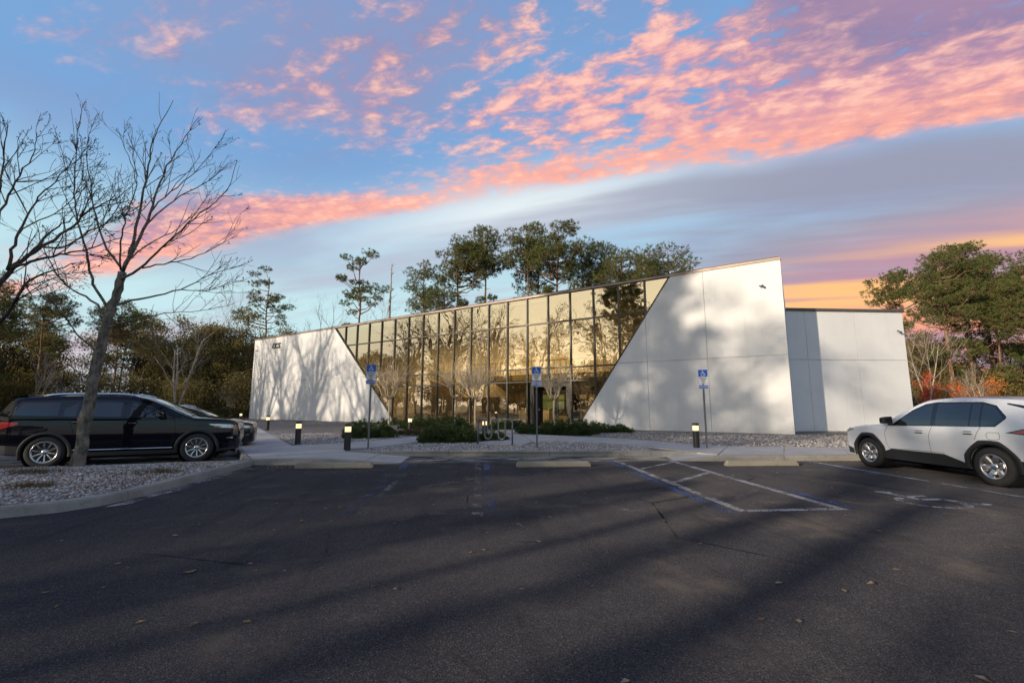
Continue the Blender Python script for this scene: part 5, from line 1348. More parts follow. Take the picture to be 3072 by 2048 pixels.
def fallen(P, z, size, name, label, m):
    n = len(P); a = Acc(); d = rg.uniform(0, 6.28, n); l = size * rg.uniform(0.6, 1.3, n)
    dx_, dy_ = np.cos(d) * l, np.sin(d) * l
    c = np.column_stack([P, z + 0.006 + np.zeros(n)]); t = np.column_stack([dx_, dy_, rg.normal(0, 0.12, n) * l]); s = np.column_stack([-dy_, dx_, np.zeros(n)]) * 0.32
    up = np.column_stack([np.zeros((n, 2)), np.abs(rg.normal(0.08, 0.07, n)) * l])
    V = np.stack([c - t * 0.5, c - t * 0.1 + s + up, c + t * 0.5 + up * 0.3, c - t * 0.1 - s + up, c], 1).reshape(-1, 3); V[:, 2] = np.maximum(V[:, 2], np.repeat(c[:, 2], 5))
    i = (np.arange(n) * 5)[:, None]
    a.add(V, np.vstack([i + np.array([[0, 4, 1]]), i + np.array([[4, 2, 1]]), i + np.array([[0, 3, 4]]), i + np.array([[4, 3, 2]])]))
    tag(build(name, a, m), label, kind='stuff')
P = np.vstack([np.column_stack([rg.uniform(-7, 10, 230), rg.uniform(1.2, 12.3, 230)]), np.column_stack([rg.normal(-4.9, 0.35, 160), rg.normal(11.6, 0.25, 160)])])
P = P[~in_poly(P, island_outline)]; P = P[P[:, 1] < 12.1]
fallen(P, 0.003, 0.062, 'fallen_leaves', 'dry curled leaves scattered over the asphalt', M['brown'])
P = scatter(near, 3600, rg); P = P[(np.sin(P[:, 0] * 1.9 + 1) + np.sin(P[:, 1] * 2.3 + P[:, 0]) + rg.normal(0, 0.7, len(P))) > 0.2]; fallen(P, isl_z(P) + 0.02, 0.05, 'leaf_litter', 'dry brown leaf litter lying on the island pebbles', M['brown'])
P = np.column_stack([rg.uniform(-2, 5.3, 260), rg.normal(13.5, 0.10, 260)]); P2 = np.column_stack([rg.uniform(6.5, 12, 260), 11.92 - rg.exponential(0.15, 260)])
P = np.vstack([P, P2]); fallen(P, 0.004, 0.05, 'leaf_drift', 'brown leaves drifted against the far kerb', M['brown'])
for k, (x, y, s, lab) in enumerate(((-7.2, 8.1, 0.35, 'small dry weed tuft near the front edge of the gravel island'), (-6.4, 9.9, 0.5, 'wide brown weed patch on the right part of the gravel island'),
                                    (-8.4, 9.4, 0.45, 'brown weed patch in front of the leaning bare tree'), (-9.9, 8.6, 0.5, 'brown weed patch at the left part of the gravel island'))):
    C = np.column_stack([rg.normal(0, s * 0.45, 150), rg.normal(0, s * 0.35, 150), np.zeros(150)])
    a = Acc(); blades(a, C, np.tile([0, 0, 0.35], (150, 1)), 5, 0.10, 0.006, 0.6, rg)
    tag(build('weed_tuft', a, M['weed'], loc=(x, y, float(isl_z(np.array([[x, y]]))[0]))), lab, 'weed', 'dry weeds on the island')
# big single leaves lying near the camera
for k, (x, y, s, rz, lab) in enumerate(((-0.92, 2.38, 0.12, 0.2, 'large pale curled leaf lying on the near asphalt'), (-2.55, 4.5, 0.09, 0.7, 'pale curled leaf on the asphalt in the left sunny streak'))):
    t_ = np.linspace(-1, 1, 9); wdt = 0.36 * np.sqrt(np.clip(1 - t_ ** 2, 0.0, 1)) * (1 - 0.25 * t_)
    V = np.vstack([np.column_stack([t_ * 0.5, wdt, 0.10 + 0.25 * t_ ** 2 * 0.4 + 0.0 * t_]), np.column_stack([t_ * 0.5, 0 * t_, 0.02 + 0.1 * t_ ** 2]), np.column_stack([t_ * 0.5, -wdt, 0.12 + 0.06 * t_ ** 2])]) * s
    F = [[r_ * 9 + i, r_ * 9 + i + 1, (r_ + 1) * 9 + i + 1, (r_ + 1) * 9 + i] for r_ in range(2) for i in range(8)]
    tag(build('fallen_leaf', Acc().add(V, F), M['brown'], smooth=True, loc=(x, y, 0.004), rz=rz), lab, 'leaf', 'large fallen leaves')

# ------------------------------------------------------------------ wheel stops, signs, bollards, rack, lamp post
def wheel_stop(label, x0, x1, y):
    h, wd = 0.125, 0.155; L = x1 - x0
    V = []
    for x, k in ((0, 0.0), (0.05, 1.0), (L - 0.05, 1.0), (L, 0.0)):
        z = h * (0.55 + 0.45 * k)
        for yy, zz in ((-wd / 2, 0), (-wd / 2, 0.03), (-wd * 0.36, z - 0.012), (-wd * 0.28, z), (wd * 0.28, z), (wd * 0.36, z - 0.012), (wd / 2, 0.03), (wd / 2, 0)): V.append((x, yy, zz))
    a = Acc(); F = [[i * 8 + j, (i + 1) * 8 + j, (i + 1) * 8 + (j + 1) % 8, i * 8 + (j + 1) % 8] for i in range(3) for j in range(8)]
    a.add(V, F); a.f += [np.arange(8)[None], (np.arange(8)[::-1] + 24)[None]]; a.mi += [np.zeros(1)] * 2
    t = thing('wheel_stop', label, 'wheel stop', (x0, y, 0.002), R(-0.6), 'concrete wheel stops')
    build('block', a, M['stop'], t)
    for x in (0.35, L - 0.35): build('anchor_pin', Acc().lathe([(0.001, h + 0.004), (0.013, h + 0.004), (0.013, h - 0.01)], 10), M['post'], t, loc=(x, 0, 0))
wheel_stop('worn concrete wheel stop nearest the gravel island', -4.36, -2.53, 11.55)
wheel_stop('worn concrete wheel stop between the two striped aisles', 0.93, 2.76, 11.42)
wheel_stop('pale concrete wheel stop nearest the white vehicle', 6.15, 8.0, 11.25)

def ada_sign(label, loc, rz, top):
    t = thing('parking_sign', label, 'sign', loc, rz, 'accessible parking signs')
    h = top - loc[2]
    post = Acc().box((0, 0.0, h / 2 - 0.08), (0.05, 0.012, h - 0.12)).box((-0.022, 0.016, h / 2 - 0.08), (0.008, 0.03, h - 0.12)).box((0.022, 0.016, h / 2 - 0.08), (0.008, 0.03, h - 0.12))
    po = build('post', post, M['post'], t)
    def plate(w, hh, r=0.025, y=0.0):
        pts = []
        for cx_, cz_, a0 in ((w / 2 - r, hh / 2 - r, 0), (-w / 2 + r, hh / 2 - r, 90), (-w / 2 + r, -hh / 2 + r, 180), (w / 2 - r, -hh / 2 + r, 270)):
            for k in range(4): aa = R(a0 + 30 * k); pts.append((cx_ + r * math.cos(aa), cz_ + r * math.sin(aa)))
        return pts
    zc = h - 0.235
    pl = build('sign_plate', slab(Acc(), plate(0.305, 0.457), -0.012, -0.008), M['signwhite'], t); pl.location.z = zc
    border = slab(Acc(), plate(0.285, 0.225, 0.02), -0.0145, -0.0125); o = build('blue_panel', border, M['signblue'], pl); o.location.z = 0.106
    a = Acc(); chair_symbol(a, (0, -0.016, 0), 0.185, (1, 0, 0), (0, 0, 1)); o = build('wheelchair_symbol', a, M['signwhite'], pl); o.location.z = 0.105
    fr = Acc(); pts = np.array(plate(0.285, 0.437, 0.02)); fr.tube(np.column_stack([pts[:, 0], np.full(len(pts), -0.0135), pts[:, 1]]), 0.003, 4); build('border', fr, M['signblue'], pl)
    for k, tx in enumerate(('PARKING BY', 'DISABLED', 'PERMIT', 'ONLY')):
        o = put('lettering', text_mesh(tx, 0.044, M['signink'], 0.0, 0.0, 0.0012), pl); o.rotation_euler = (R(90), 0, 0); o.location = (0, -0.0135, -0.045 - 0.047 * k)
    zc2 = zc - 0.335
    p2 = build('fine_plate', slab(Acc(), plate(0.305, 0.125, 0.02), -0.012, -0.008), M['signwhite'], t); p2.location.z = zc2
    o = build('blue_panel', slab(Acc(), plate(0.288, 0.108, 0.018), -0.0145, -0.0125), M['signblue'], p2)
    o = put('lettering', text_mesh('$250 FINE', 0.062, M['signwhite'], 0.0, 0.0, 0.001), p2); o.rotation_euler = (R(90), 0, 0); o.location = (0, -0.0155, 0)
    for zz in (zc + 0.18, zc - 0.18): build('bolt', Acc().lathe([(0.001, 0.006), (0.008, 0.006), (0.008, 0.0)], 8, 0, 'y'), M['galv'], t, loc=(0, -0.0145, zz))
ada_sign('blue and white wheelchair parking sign beside the lit bollard at the left ramp', (-3.42, 14.75, 0.12), R(6), 2.79)
ada_sign('blue and white wheelchair parking sign in front of the glass entrance', (1.89, 14.95, 0.12), R(-4), 2.77)
ada_sign('blue and white wheelchair parking sign in front of the right white wall', (7.27, 14.35, 0.12), R(-12), 2.66)

bol = None
def bollard(label, x, y, h=0.80):
    t = thing('bollard_light', label, 'bollard', (x, y, 0.13), 0.0, 'lit bollard lamps')
    r = 0.098
    build('shaft', Acc().lathe([(0.001, 0.0), (r, 0.0), (r, h * 0.70), (0.001, h * 0.70)], 24), M['bollard'], t, True)
    build('lens', Acc().lathe([(0.001, h * 0.702), (r * 0.93, h * 0.702), (r * 0.93, h * 0.90), (0.001, h * 0.90)], 24), M['lens'], t, True)
    build('cap', Acc().lathe([(0.001, h * 0.902), (r * 1.03, h * 0.902), (r * 1.03, h * 0.985), (r * 0.9, h), (0.001, h)], 24), M['bollard'], t, True)
    for o in t.children:
        m_ = o.modifiers.new('split', 'EDGE_SPLIT'); m_.split_angle = R(40)
bollard('lit bollard lamp closest to the first blue sign at the ramp', -4.0, 14.55)
bollard('lit bollard lamp in the gravel midway along the left walk', -6.4, 17.0)
bollard('lit bollard lamp far along the left walk near the white wall', -11.96, 27.2)
bollard('farthest lit bollard lamp beyond the nose of the black vehicle', -19.6, 39.6)
bollard('lit bollard lamp in the bed right before the lobby glass', -3.45, 23.6)
bollard('lit bollard lamp partly hidden by the bicycle rack', 0.25, 19.3)
bollard('lit bollard lamp beside the sign at the right white wall', 7.0, 14.5)

# wave-shaped bicycle rack
pts = []; step, r_, zt_, zb_ = 0.272, 0.136, 0.86, 0.16
x = 0.0; pts += [(0, 0, -0.03), (0, 0, 0.4), (0, 0, zt_ - r_)]
for k in range(5):
    cx_ = step * k + r_; topk = (k % 2 == 0); cz = (zt_ - r_) if topk else (zb_ + r_)
    for j in range(1, 12):
        aa = math.pi * (1 - j / 12); pts.append((cx_ + r_ * math.cos(aa), 0, cz + (r_ if topk else -r_) * math.sin(aa)))
    nx = step * (k + 1)
    if k < 4: pts += [(nx, 0, zt_ - r_), (nx, 0, 0.5), (nx, 0, zb_ + r_)] if topk else [(nx, 0, zb_ + r_), (nx, 0, 0.5), (nx, 0, zt_ - r_)]
pts += [(step * 5, 0, zt_ - r_), (step * 5, 0, 0.4), (step * 5, 0, -0.03)]
q = [pts[0]]
for p_ in pts[1:]:
    if np.linalg.norm(np.array(p_) - np.array(q[-1])) > 1e-4: q.append(p_)
rk = thing('bicycle_rack', 'galvanised wave-shaped bicycle rack on the concrete pad', 'bicycle rack', (-0.02, 16.82, 0.15), R(-28))
build('hoop_tube', Acc().tube(q, 0.030, 12), M['galv'], rk, True)
for x in (0, step * 5): build('base_flange', Acc().lathe([(0.001, 0.012), (0.065, 0.012), (0.065, 0.0)], 16), M['galv'], rk, loc=(x, 0, 0))
# black lamp post in the left woods
lp = thing('lamp_post', 'thin black lamp post with a side arm before the left woods', 'lamp post', (-41.0, 48.1, -0.05), 0.0)
build('pole', Acc().tube([(0, 0, 0), (0, 0, 5.0)], [0.09, 0.07], 10), M['black_metal'], lp)
build('arm', Acc().box((0.35, 0, 4.93), (0.7, 0.05, 0.05)), M['black_metal'], lp); build('lamp_head', Acc().box((0.75, 0, 4.90), (0.45, 0.25, 0.09)), M['black_metal'], lp)

# ------------------------------------------------------------------ vehicles
class Car:
    """A car body as two surfaces: the side y(x, z) and the top z(x, y). x forward from the middle of the wheelbase, y left, z up."""
    def __init__(self, c): self.c = c
    def interp(self, key, x):
        t = np.array(self.c[key], float); return np.interp(x, t[:, 0], t[:, 1])
    def ztop(self, x): return self.interp('top_s', x)
    def yside(self, x, z):
        c = self.c; x = np.asarray(x, float); z = np.asarray(z, float)
        W = self.interp('plan', x); b = self.interp('belt', x)
        low = 1 - 0.07 * np.clip((0.62 - z) / 0.45, 0, 1) ** 2
        mid = 1 - 0.035 * np.clip((z - 0.72) / np.maximum(b - 0.72, 0.1), 0, 1) ** 2
        y = W * low * mid
        up = np.clip(z - b, 0, None)
        return y - up * c['tumble'] - up ** 2 * c['tumble2']
    def section(self, x):
        c = self.c; zb = float(self.interp('bottom', x)); zt = float(self.ztop(x)); cr = float(self.interp('crown', x)); rc = float(self.interp('corner', x))
        z1 = zt - cr - rc
        zs = np.linspace(zb, z1, 17); ys = self.yside(np.full(17, x), zs)
        pts = [(0.0, zb), (ys[0] * 0.55, zb)] + list(zip(ys, zs))
        y1 = ys[-1]
        for a_ in (20, 40, 60, 80): pts.append((y1 - rc * (1 - math.cos(R(a_))), z1 + rc * math.sin(R(a_))))
        y2 = y1 - rc
        for f in (1.0, 0.75, 0.5, 0.25, 0.0): pts.append((y2 * f, z1 + rc + cr * (1 - f * f)))
        return pts
    def topz(self, x, y):
        """Height of the roof / bonnet / windscreen skin."""
        x = np.asarray(x, float); zt = self.ztop(x); cr = self.interp('crown', x); rc = self.interp('corner', x)
        z1 = zt - cr - rc; y2 = self.yside(x, z1) - rc
        return z1 + rc + cr * (1 - np.clip(np.abs(y) / y2, 0, 1) ** 2)
    def body_acc(self):
        a = Acc(); xs = np.array(self.c['stations']); secs = [self.section(x) for x in xs]; k = len(secs[0]); full = []
        for x, s in zip(xs, secs):
            full.append([(x, y, z) for y, z in s] + [(x, -y, z) for y, z in s[-2:0:-1]])
        kk = len(full[0]); V = np.array(full).reshape(-1, 3)
        F = [[i * kk + j, i * kk + (j + 1) % kk, (i + 1) * kk + (j + 1) % kk, (i + 1) * kk + j] for i in range(len(xs) - 1) for j in range(kk)]
        a.add(V, F); a.f += [np.arange(kk)[::-1][None], (np.arange(kk) + (len(xs) - 1) * kk)[None]]; a.mi += [np.zeros(1)] * 2
        return a
    def side(self, acc, xs, lo, hi, sgn, off=0.004, nz=5, m=0):
        """A skin panel on one flank between two height curves."""
        xs = np.array(xs, float); lo = np.broadcast_to(lo, len(xs)); hi = np.broadcast_to(hi, len(xs))
        n = len(xs); u = np.linspace(0, 1, nz); Z = lo[:, None] + (hi - lo)[:, None] * u; Xg = np.repeat(xs[:, None], nz, 1)
        Y = (self.yside(Xg, Z) + off) * sgn
        F = []
        for i in range(n - 1):
            for j in range(nz - 1):
                q = [i * nz + j, (i + 1) * nz + j, (i + 1) * nz + j + 1, i * nz + j + 1]; F.append(q if sgn < 0 else q[::-1])
        return acc.add(np.stack([Xg, Y, Z], -1).reshape(-1, 3), F, m)
    def outline(self, acc, bot, top, sgn, off, n=22, nz=5, m=0):
        b, t = np.array(bot, float), np.array(top, float)
        x0, x1 = max(b[:, 0].min(), t[:, 0].min()), min(b[:, 0].max(), t[:, 0].max())
        xs = np.unique(np.concatenate([np.linspace(x0, x1, n), b[(b[:, 0] >= x0) & (b[:, 0] <= x1), 0], t[(t[:, 0] >= x0) & (t[:, 0] <= x1), 0]]))
        b = b[np.argsort(b[:, 0])]; t = t[np.argsort(t[:, 0])]
        return self.side(acc, xs, np.interp(xs, b[:, 0], b[:, 1]), np.interp(xs, t[:, 0], t[:, 1]), sgn, off, nz, m)
    def seam(self, acc, line, sgn, w=0.007, off=0.003, m=0):
        """A panel gap following points (x, z) on the flank."""
        l = np.array(line, float); s = np.concatenate([[0], np.cumsum(np.linalg.norm(np.diff(l, axis=0), axis=1))]); u = np.linspace(0, s[-1], max(3, int(s[-1] / 0.05)))
        x, z = np.interp(u, s, l[:, 0]), np.interp(u, s, l[:, 1]); dx_, dz_ = np.gradient(x), np.gradient(z); L = np.hypot(dx_, dz_) + 1e-9
        nx, nz = -dz_ / L * w / 2, dx_ / L * w / 2
        A = np.column_stack([x + nx, (self.yside(x + nx, z + nz) + off) * sgn, z + nz]); B = np.column_stack([x - nx, (self.yside(x - nx, z - nz) + off) * sgn, z - nz])
        n = len(x); F = [[i, i + 1, n + i + 1, n + i] for i in range(n - 1)]
        return acc.add(np.vstack([A, B]), F, m)
    def top_panel(self, acc, xs, yw0, yw1, off=0.004, ny=9, m=0, rev=False):
        xs = np.array(xs, float); n = len(xs); v = np.linspace(-1, 1, ny)
        yw = np.interp(xs, [xs[0], xs[-1]], [yw0, yw1]); Xg = np.repeat(xs[:, None], ny, 1); Y = yw[:, None] * v
        Z = self.topz(Xg, Y) + off
        slope = np.gradient(self.ztop(xs), xs); Xg = Xg - np.sign(slope)[:, None] * off * np.minimum(1, np.abs(slope))[:, None]
        F = [[i * ny + j, (i + 1) * ny + j, (i + 1) * ny + j + 1, i * ny + j + 1] for i in range(n - 1) for j in range(ny - 1)]
        return acc.add(np.stack([Xg, Y, Z], -1).reshape(-1, 3), F, m)

def smooth_line(pts, it=2):
    p = np.array(pts, float)
    for _ in range(it):
        q = [p[0]]
        for i in range(len(p) - 1): q += [p[i] * 0.75 + p[i + 1] * 0.25, p[i] * 0.25 + p[i + 1] * 0.75]
        p = np.array(q + [p[-1]])
    return p
def cut_wells(o, wheels, r, half, depth):
    """Cut the wheel housings into a closed body."""
    ca = Acc()
    for x in wheels:
        for sgn in (-1, 1):
            pr = []
            for k in range(28):
                aa = 2 * math.pi * k / 28; pr.append((x + r * math.cos(aa), 0.36 + r * math.sin(aa)))
            y0, y1 = sorted((sgn * (half - depth), sgn * (half + 0.3)))
            p = np.array(pr); A = np.column_stack([p[:, 0], np.full(28, y0), p[:, 1]]); B = np.column_stack([p[:, 0], np.full(28, y1), p[:, 1]])
            b = ca.n; ca.v.append(np.vstack([A, B])); ca.n += 56; i = np.arange(28); j = (i + 1) % 28
            for f in (np.column_stack([i, j, j + 28, i + 28]), np.arange(28)[::-1][None], (np.arange(28) + 28)[None]): ca.f.append(f + b); ca.mi.append(np.zeros(len(f)))
    cu = build('cutter', ca, M['cladding'])
    import bmesh
    for ob in (o, cu):
        bm = bmesh.new(); bm.from_mesh(ob.data); bmesh.ops.recalc_face_normals(bm, faces=bm.faces[:]); bm.to_mesh(ob.data); bm.free()
    mo = o.modifiers.new('wells', 'BOOLEAN'); mo.object = cu; mo.operation = 'DIFFERENCE'; mo.solver = 'EXACT'
    bpy.context.view_layer.update()
    dg = bpy.context.evaluated_depsgraph_get(); me = bpy.data.meshes.new_from_object(o.evaluated_get(dg))
    o.modifiers.clear(); old = o.data; o.data = me; bpy.data.meshes.remove(old); bpy.data.objects.remove(cu)
    bm = bmesh.new(); bm.from_mesh(me)
    for f in bm.faces: f.smooth = True
    for e in bm.edges:
        if len(e.link_faces) == 2 and e.calc_face_angle(0) > R(38): e.smooth = False
    bm.to_mesh(me); bm.free()

def wheel(t, x, y, r, rim, style, sgn):
    w = 0.23
    ty = build('wheel', Acc().lathe([(rim - 0.01, -w / 2 + 0.02), (rim + 0.02, -w / 2), (r - 0.05, -w / 2), (r - 0.012, -w / 2 + 0.03), (r, -w / 2 + 0.06), (r, w / 2 - 0.06), (r - 0.012, w / 2 - 0.03),
                                     (r - 0.05, w / 2), (rim + 0.02, w / 2), (rim - 0.01, w / 2 - 0.02)], 40, 0, 'y'), M['tyre'], t, True, loc=(x, y, r))
    o = sgn * w / 2
    build('rim', Acc().lathe([(rim - 0.01, o * 0.72), (rim + 0.006, o * 0.96), (rim - 0.006, o * 0.99), (rim - 0.026, o * 0.90), (rim - 0.036, o * 0.3), (rim - 0.04, -o * 0.5)][::(1 if sgn < 0 else -1)], 40, 0, 'y'), M['alloy'], ty, True)
    build('brake_disc', Acc().lathe([(0.001, o * 0.25), (rim * 0.72, o * 0.25), (rim * 0.72, o * 0.2)], 28, 0, 'y').lathe([(rim * 0.72, o * 0.1), (rim - 0.03, o * 0.1)], 28, 0, 'y'), M['disc'], ty)
    nsp = 10 if style == 'ten' else 6
    for k in range(nsp):
        aa = 2 * math.pi * k / nsp + (0.10 if style == 'ten' else 0.2)
        if style == 'ten': prof = ((0.05, 0.022, 0.62), (rim * 0.5, 0.019, 0.80), (rim - 0.03, 0.026, 0.88))
        else: prof = ((0.045, 0.035, 0.60), (rim * 0.55, 0.062, 0.86), (rim * 0.85, 0.055, 0.93), (rim - 0.025, 0.035, 0.88))
        A = []
        for rr_, hw, oo in prof:
            tw = 0.0 if style == 'ten' else 0.16 * rr_ / rim
            for sx, do in ((-1, 0), (1, 0), (0.55, 0.025), (-0.55, 0.025)):
                px_, pz_ = sx * hw, rr_; ca, sa = math.cos(aa + tw), math.sin(aa + tw)
                A.append((px_ * ca - pz_ * sa, o * oo - sgn * 0.02 + sgn * do, px_ * sa + pz_ * ca))
        n = len(prof); F = [[i * 4 + j, (i + 1) * 4 + j, (i + 1) * 4 + (j + 1) % 4, i * 4 + (j + 1) % 4] for i in range(n - 1) for j in range(4)] + [[0, 1, 2, 3], [(n - 1) * 4 + j for j in (3, 2, 1, 0)]]
        build('spoke', Acc().add(A, F), M['alloy'], ty)
    hub = Acc().lathe([(0.001, o * 0.80), (0.03, o * 0.80), (0.055, o * 0.72), (0.07, o * 0.55)], 20, 0, 'y')
    build('hub_cap', hub, M['alloy'], ty, True)
    return ty

def arch(c, acc, x, sgn, r0, r1, off, flat=False, m=0, a0=-12, a1=192):
    """A wheel-arch moulding on the flank."""
    n = 26; V = []
    for i in range(n):
        aa = R(a0 + (a1 - a0) * i / (n - 1)); ca, sa = math.cos(aa), math.sin(aa)
        def pt(rr_):
            if flat and rr_ > r0 + 1e-6:   # squared-off arch
                k = 1.0 / max(abs(ca), abs(sa), 0.72 * (abs(ca) + abs(sa))); kk = (0.55 * k + 0.45 * 1.0)
                return x + rr_ * ca * min(kk, 1.06), 0.36 + rr_ * sa * min(kk, 1.06)
            return x + rr_ * ca, 0.36 + rr_ * sa
        fl = flat
        for rr_, of in ((r0, off - 0.05), (r0, off), (r0 + (r1 - r0) * 0.9, off), (r1, off - 0.008)):
            xx, zz = pt(rr_); zz = max(zz, 0.20); V.append((xx, float(c.yside(xx, zz) + of) * sgn, zz))
    F = [[i * 4 + j, (i + 1) * 4 + j, (i + 1) * 4 + j + 1, i * 4 + j + 1] for i in range(n - 1) for j in range(3)]
    return acc.add(V, F, m)
def mirror(t, x, y, z, sgn, m1, m2):
    o = build('mirror', Acc().add(np.array([(0.10, 0, -0.01), (0.10, 0.20, 0.0), (0.09, 0.21, 0.13), (0.09, 0.02, 0.14), (-0.06, 0, 0.0), (-0.06, 0.23, 0.0), (-0.06, 0.22, 0.16), (-0.06, 0.0, 0.17)]) * np.array([1, sgn, 1]),
              [[0, 1, 2, 3], [4, 7, 6, 5], [0, 4, 5, 1], [1, 5, 6, 2], [2, 6, 7, 3], [3, 7, 4, 0]]).box((0.02, -0.04 * sgn, -0.02), (0.10, 0.16, 0.05)), m1, t, loc=(x, y, z))
    bevel(o, 0.025, 3)

def make_car(name, label, cat, c, loc, rz, pm, detail):
    t = thing(name, label, cat, loc, rz)
    c = dict(c); c['top_s'] = smooth_line(c['top'], 2); car = Car(c)
    xs = np.unique(np.concatenate([np.array([p[0] for p in c['top_s']]), np.linspace(c['top'][0][0], c['top'][-1][0], 46)])); c['stations'] = list(xs)
    body = build('body', car.body_acc(), pm, t); body.parent = None
    cut_wells(body, (c['fx'], c['rx']), c['well'], c['W'] / 2, 0.34); body.parent = t
    for x in (c['fx'], c['rx']):
        for s in (-1, 1):
            build('wheel_liner', Acc().lathe([(c['well'] - 0.006, -0.15), (c['well'] - 0.006, 0.14)], 28, 0, 'y').lathe([(0.001, -0.14 * s), (c['well'] - 0.006, -0.14 * s)], 28, 0, 'y'), M['seam'], t, loc=(x, s * (c['W'] / 2 - 0.185), 0.36))
            wheel(t, x, s * (c['W'] / 2 - 0.125), c['tyre'], c['rim'], c['style'], s)
    underf = build('underbody', Acc().box(((c['fx'] + c['rx']) / 2, 0, 0.26), (c['fx'] - c['rx'] + 1.2, c['W'] - 0.75, 0.16)), M['seam'], t)
    for s in (-1, 1):
        tr = build('window_trim', car.outline(Acc(), c['trim'][0], c['trim'][1], s, 0.003, 30), M['gloss_black'], t)
        for w in c['windows']: build('side_window', car.outline(Acc(), w[0], w[1], s, 0.006, 20), M['car_glass'], t)
        d_ = Acc()
        for l in c['seams']: car.seam(d_, l, s)
        build('door_seam', d_, M['seam'], t)
        for hx, hz in c['handles']:
            y = float(car.yside(hx, hz)) * s
            h_ = build('door_handle', Acc().add(np.array([(-0.11, 0, -0.015), (0.11, 0, -0.015), (0.11, 0.0, 0.02), (-0.11, 0.0, 0.02), (-0.09, 0.035, -0.012), (0.09, 0.035, -0.012), (0.09, 0.035, 0.015), (-0.09, 0.035, 0.015)]) * np.array([1, s, 1]),
                     [[0, 1, 5, 4], [1, 2, 6, 5], [2, 3, 7, 6], [3, 0, 4, 7], [4, 5, 6, 7]]), pm, t, loc=(hx, y, hz))
            build('handle_recess_shade', car.outline(Acc(), [(hx - 0.08, hz - 0.035), (hx + 0.08, hz - 0.035)], [(hx - 0.08, hz + 0.03), (hx + 0.08, hz + 0.03)], s, 0.002, 5, 3), M['seam'], t)  # flat black patch: recess with the shade under the handle painted in
            if detail == 'black': build('chrome_strip', Acc().box((0, 0.037 * s, 0.006), (0.17, 0.004, 0.012)), M['chrome'], h_)
        for x in (c['fx'], c['rx']): build('wheel_arch', arch(car, Acc(), x, s, c['well'] - 0.004, c['arch'], c['arch_off'], c['square']), M['cladding'], t, True)
        build('sill_cladding', car.outline(Acc(), c['sill'][0], c['sill'][1], s, 0.014, 20, 4), M['cladding'], t)
        mirror(t, c['mir'][0], s * (float(car.yside(c['mir'][0], c['mir'][1])) + 0.05), c['mir'][1], s, M['gloss_black'], M['seam'])
        hl = build('headlight', car.outline(Acc(), c['head'][0], c['head'][1], s, 0.005, 12, 4), M['headlamp'], t)
        if detail == 'black': build('side_marker', car.outline(Acc(), [(1.86, 0.915), (2.02, 0.905)], [(1.86, 0.945), (2.02, 0.935)], s, 0.008, 6, 3), M['amber'], hl)
        build('tail_light', car.outline(Acc(), c['tail'][0], c['tail'][1], s, 0.006, 12, 4), M['taillight'], t)
        build('bumper_cladding', car.outline(Acc(), c['fbump'][0], c['fbump'][1], s, 0.008, 10, 4), M['cladding'], t)
        build('bumper_cladding', car.outline(Acc(), c['rbump'][0], c['rbump'][1], s, 0.008, 10, 4), M['cladding'], t)
    x0, x1 = c['screen']
    build('windscreen', car.top_panel(Acc(), np.linspace(x0, x1, 14), *c['screen_y']), M['windscreen'], t, True)
    x0, x1 = c['rear_glass']
    build('rear_window', car.top_panel(Acc(), np.linspace(x0, x1, 8), 0.62, 0.66), M['car_glass'], t, True)
    xs_ = np.linspace(c['hood'][0], c['hood'][1], 10); V = []
    for s in (-1, 1):
        a = Acc(); y = s * c['hood_y']; A = np.column_stack([xs_, np.full(10, y), car.topz(xs_, np.full(10, y)) + 0.003]); B = A.copy(); B[:, 1] += 0.008
        a.add(np.vstack([A, B]), [[i, i + 1, 11 + i, 10 + i] for i in range(9)]); build('bonnet_seam', a, M['seam'], t)
    fx_ = c['top'][-1][0]
    g_ = build('grille', Acc().box((fx_ + 0.004, 0, 0.66), (0.012, 0.9, 0.2)), M['gloss_black'], t)
    build('number_plate', Acc().box((c['top'][0][0] - 0.01, 0, 0.72), (0.012, 0.30, 0.15)), M['signwhite'], t)
    build('wiper', Acc().tube([(c['screen'][1] + 0.02, 0.3, float(car.topz(c['screen'][1], 0.3)) + 0.03), (c['screen'][1] - 0.18, -0.25, float(car.topz(c['screen'][1] - 0.18, -0.25)) + 0.03)], 0.008, 5), M['seam'], t)
    return t, car

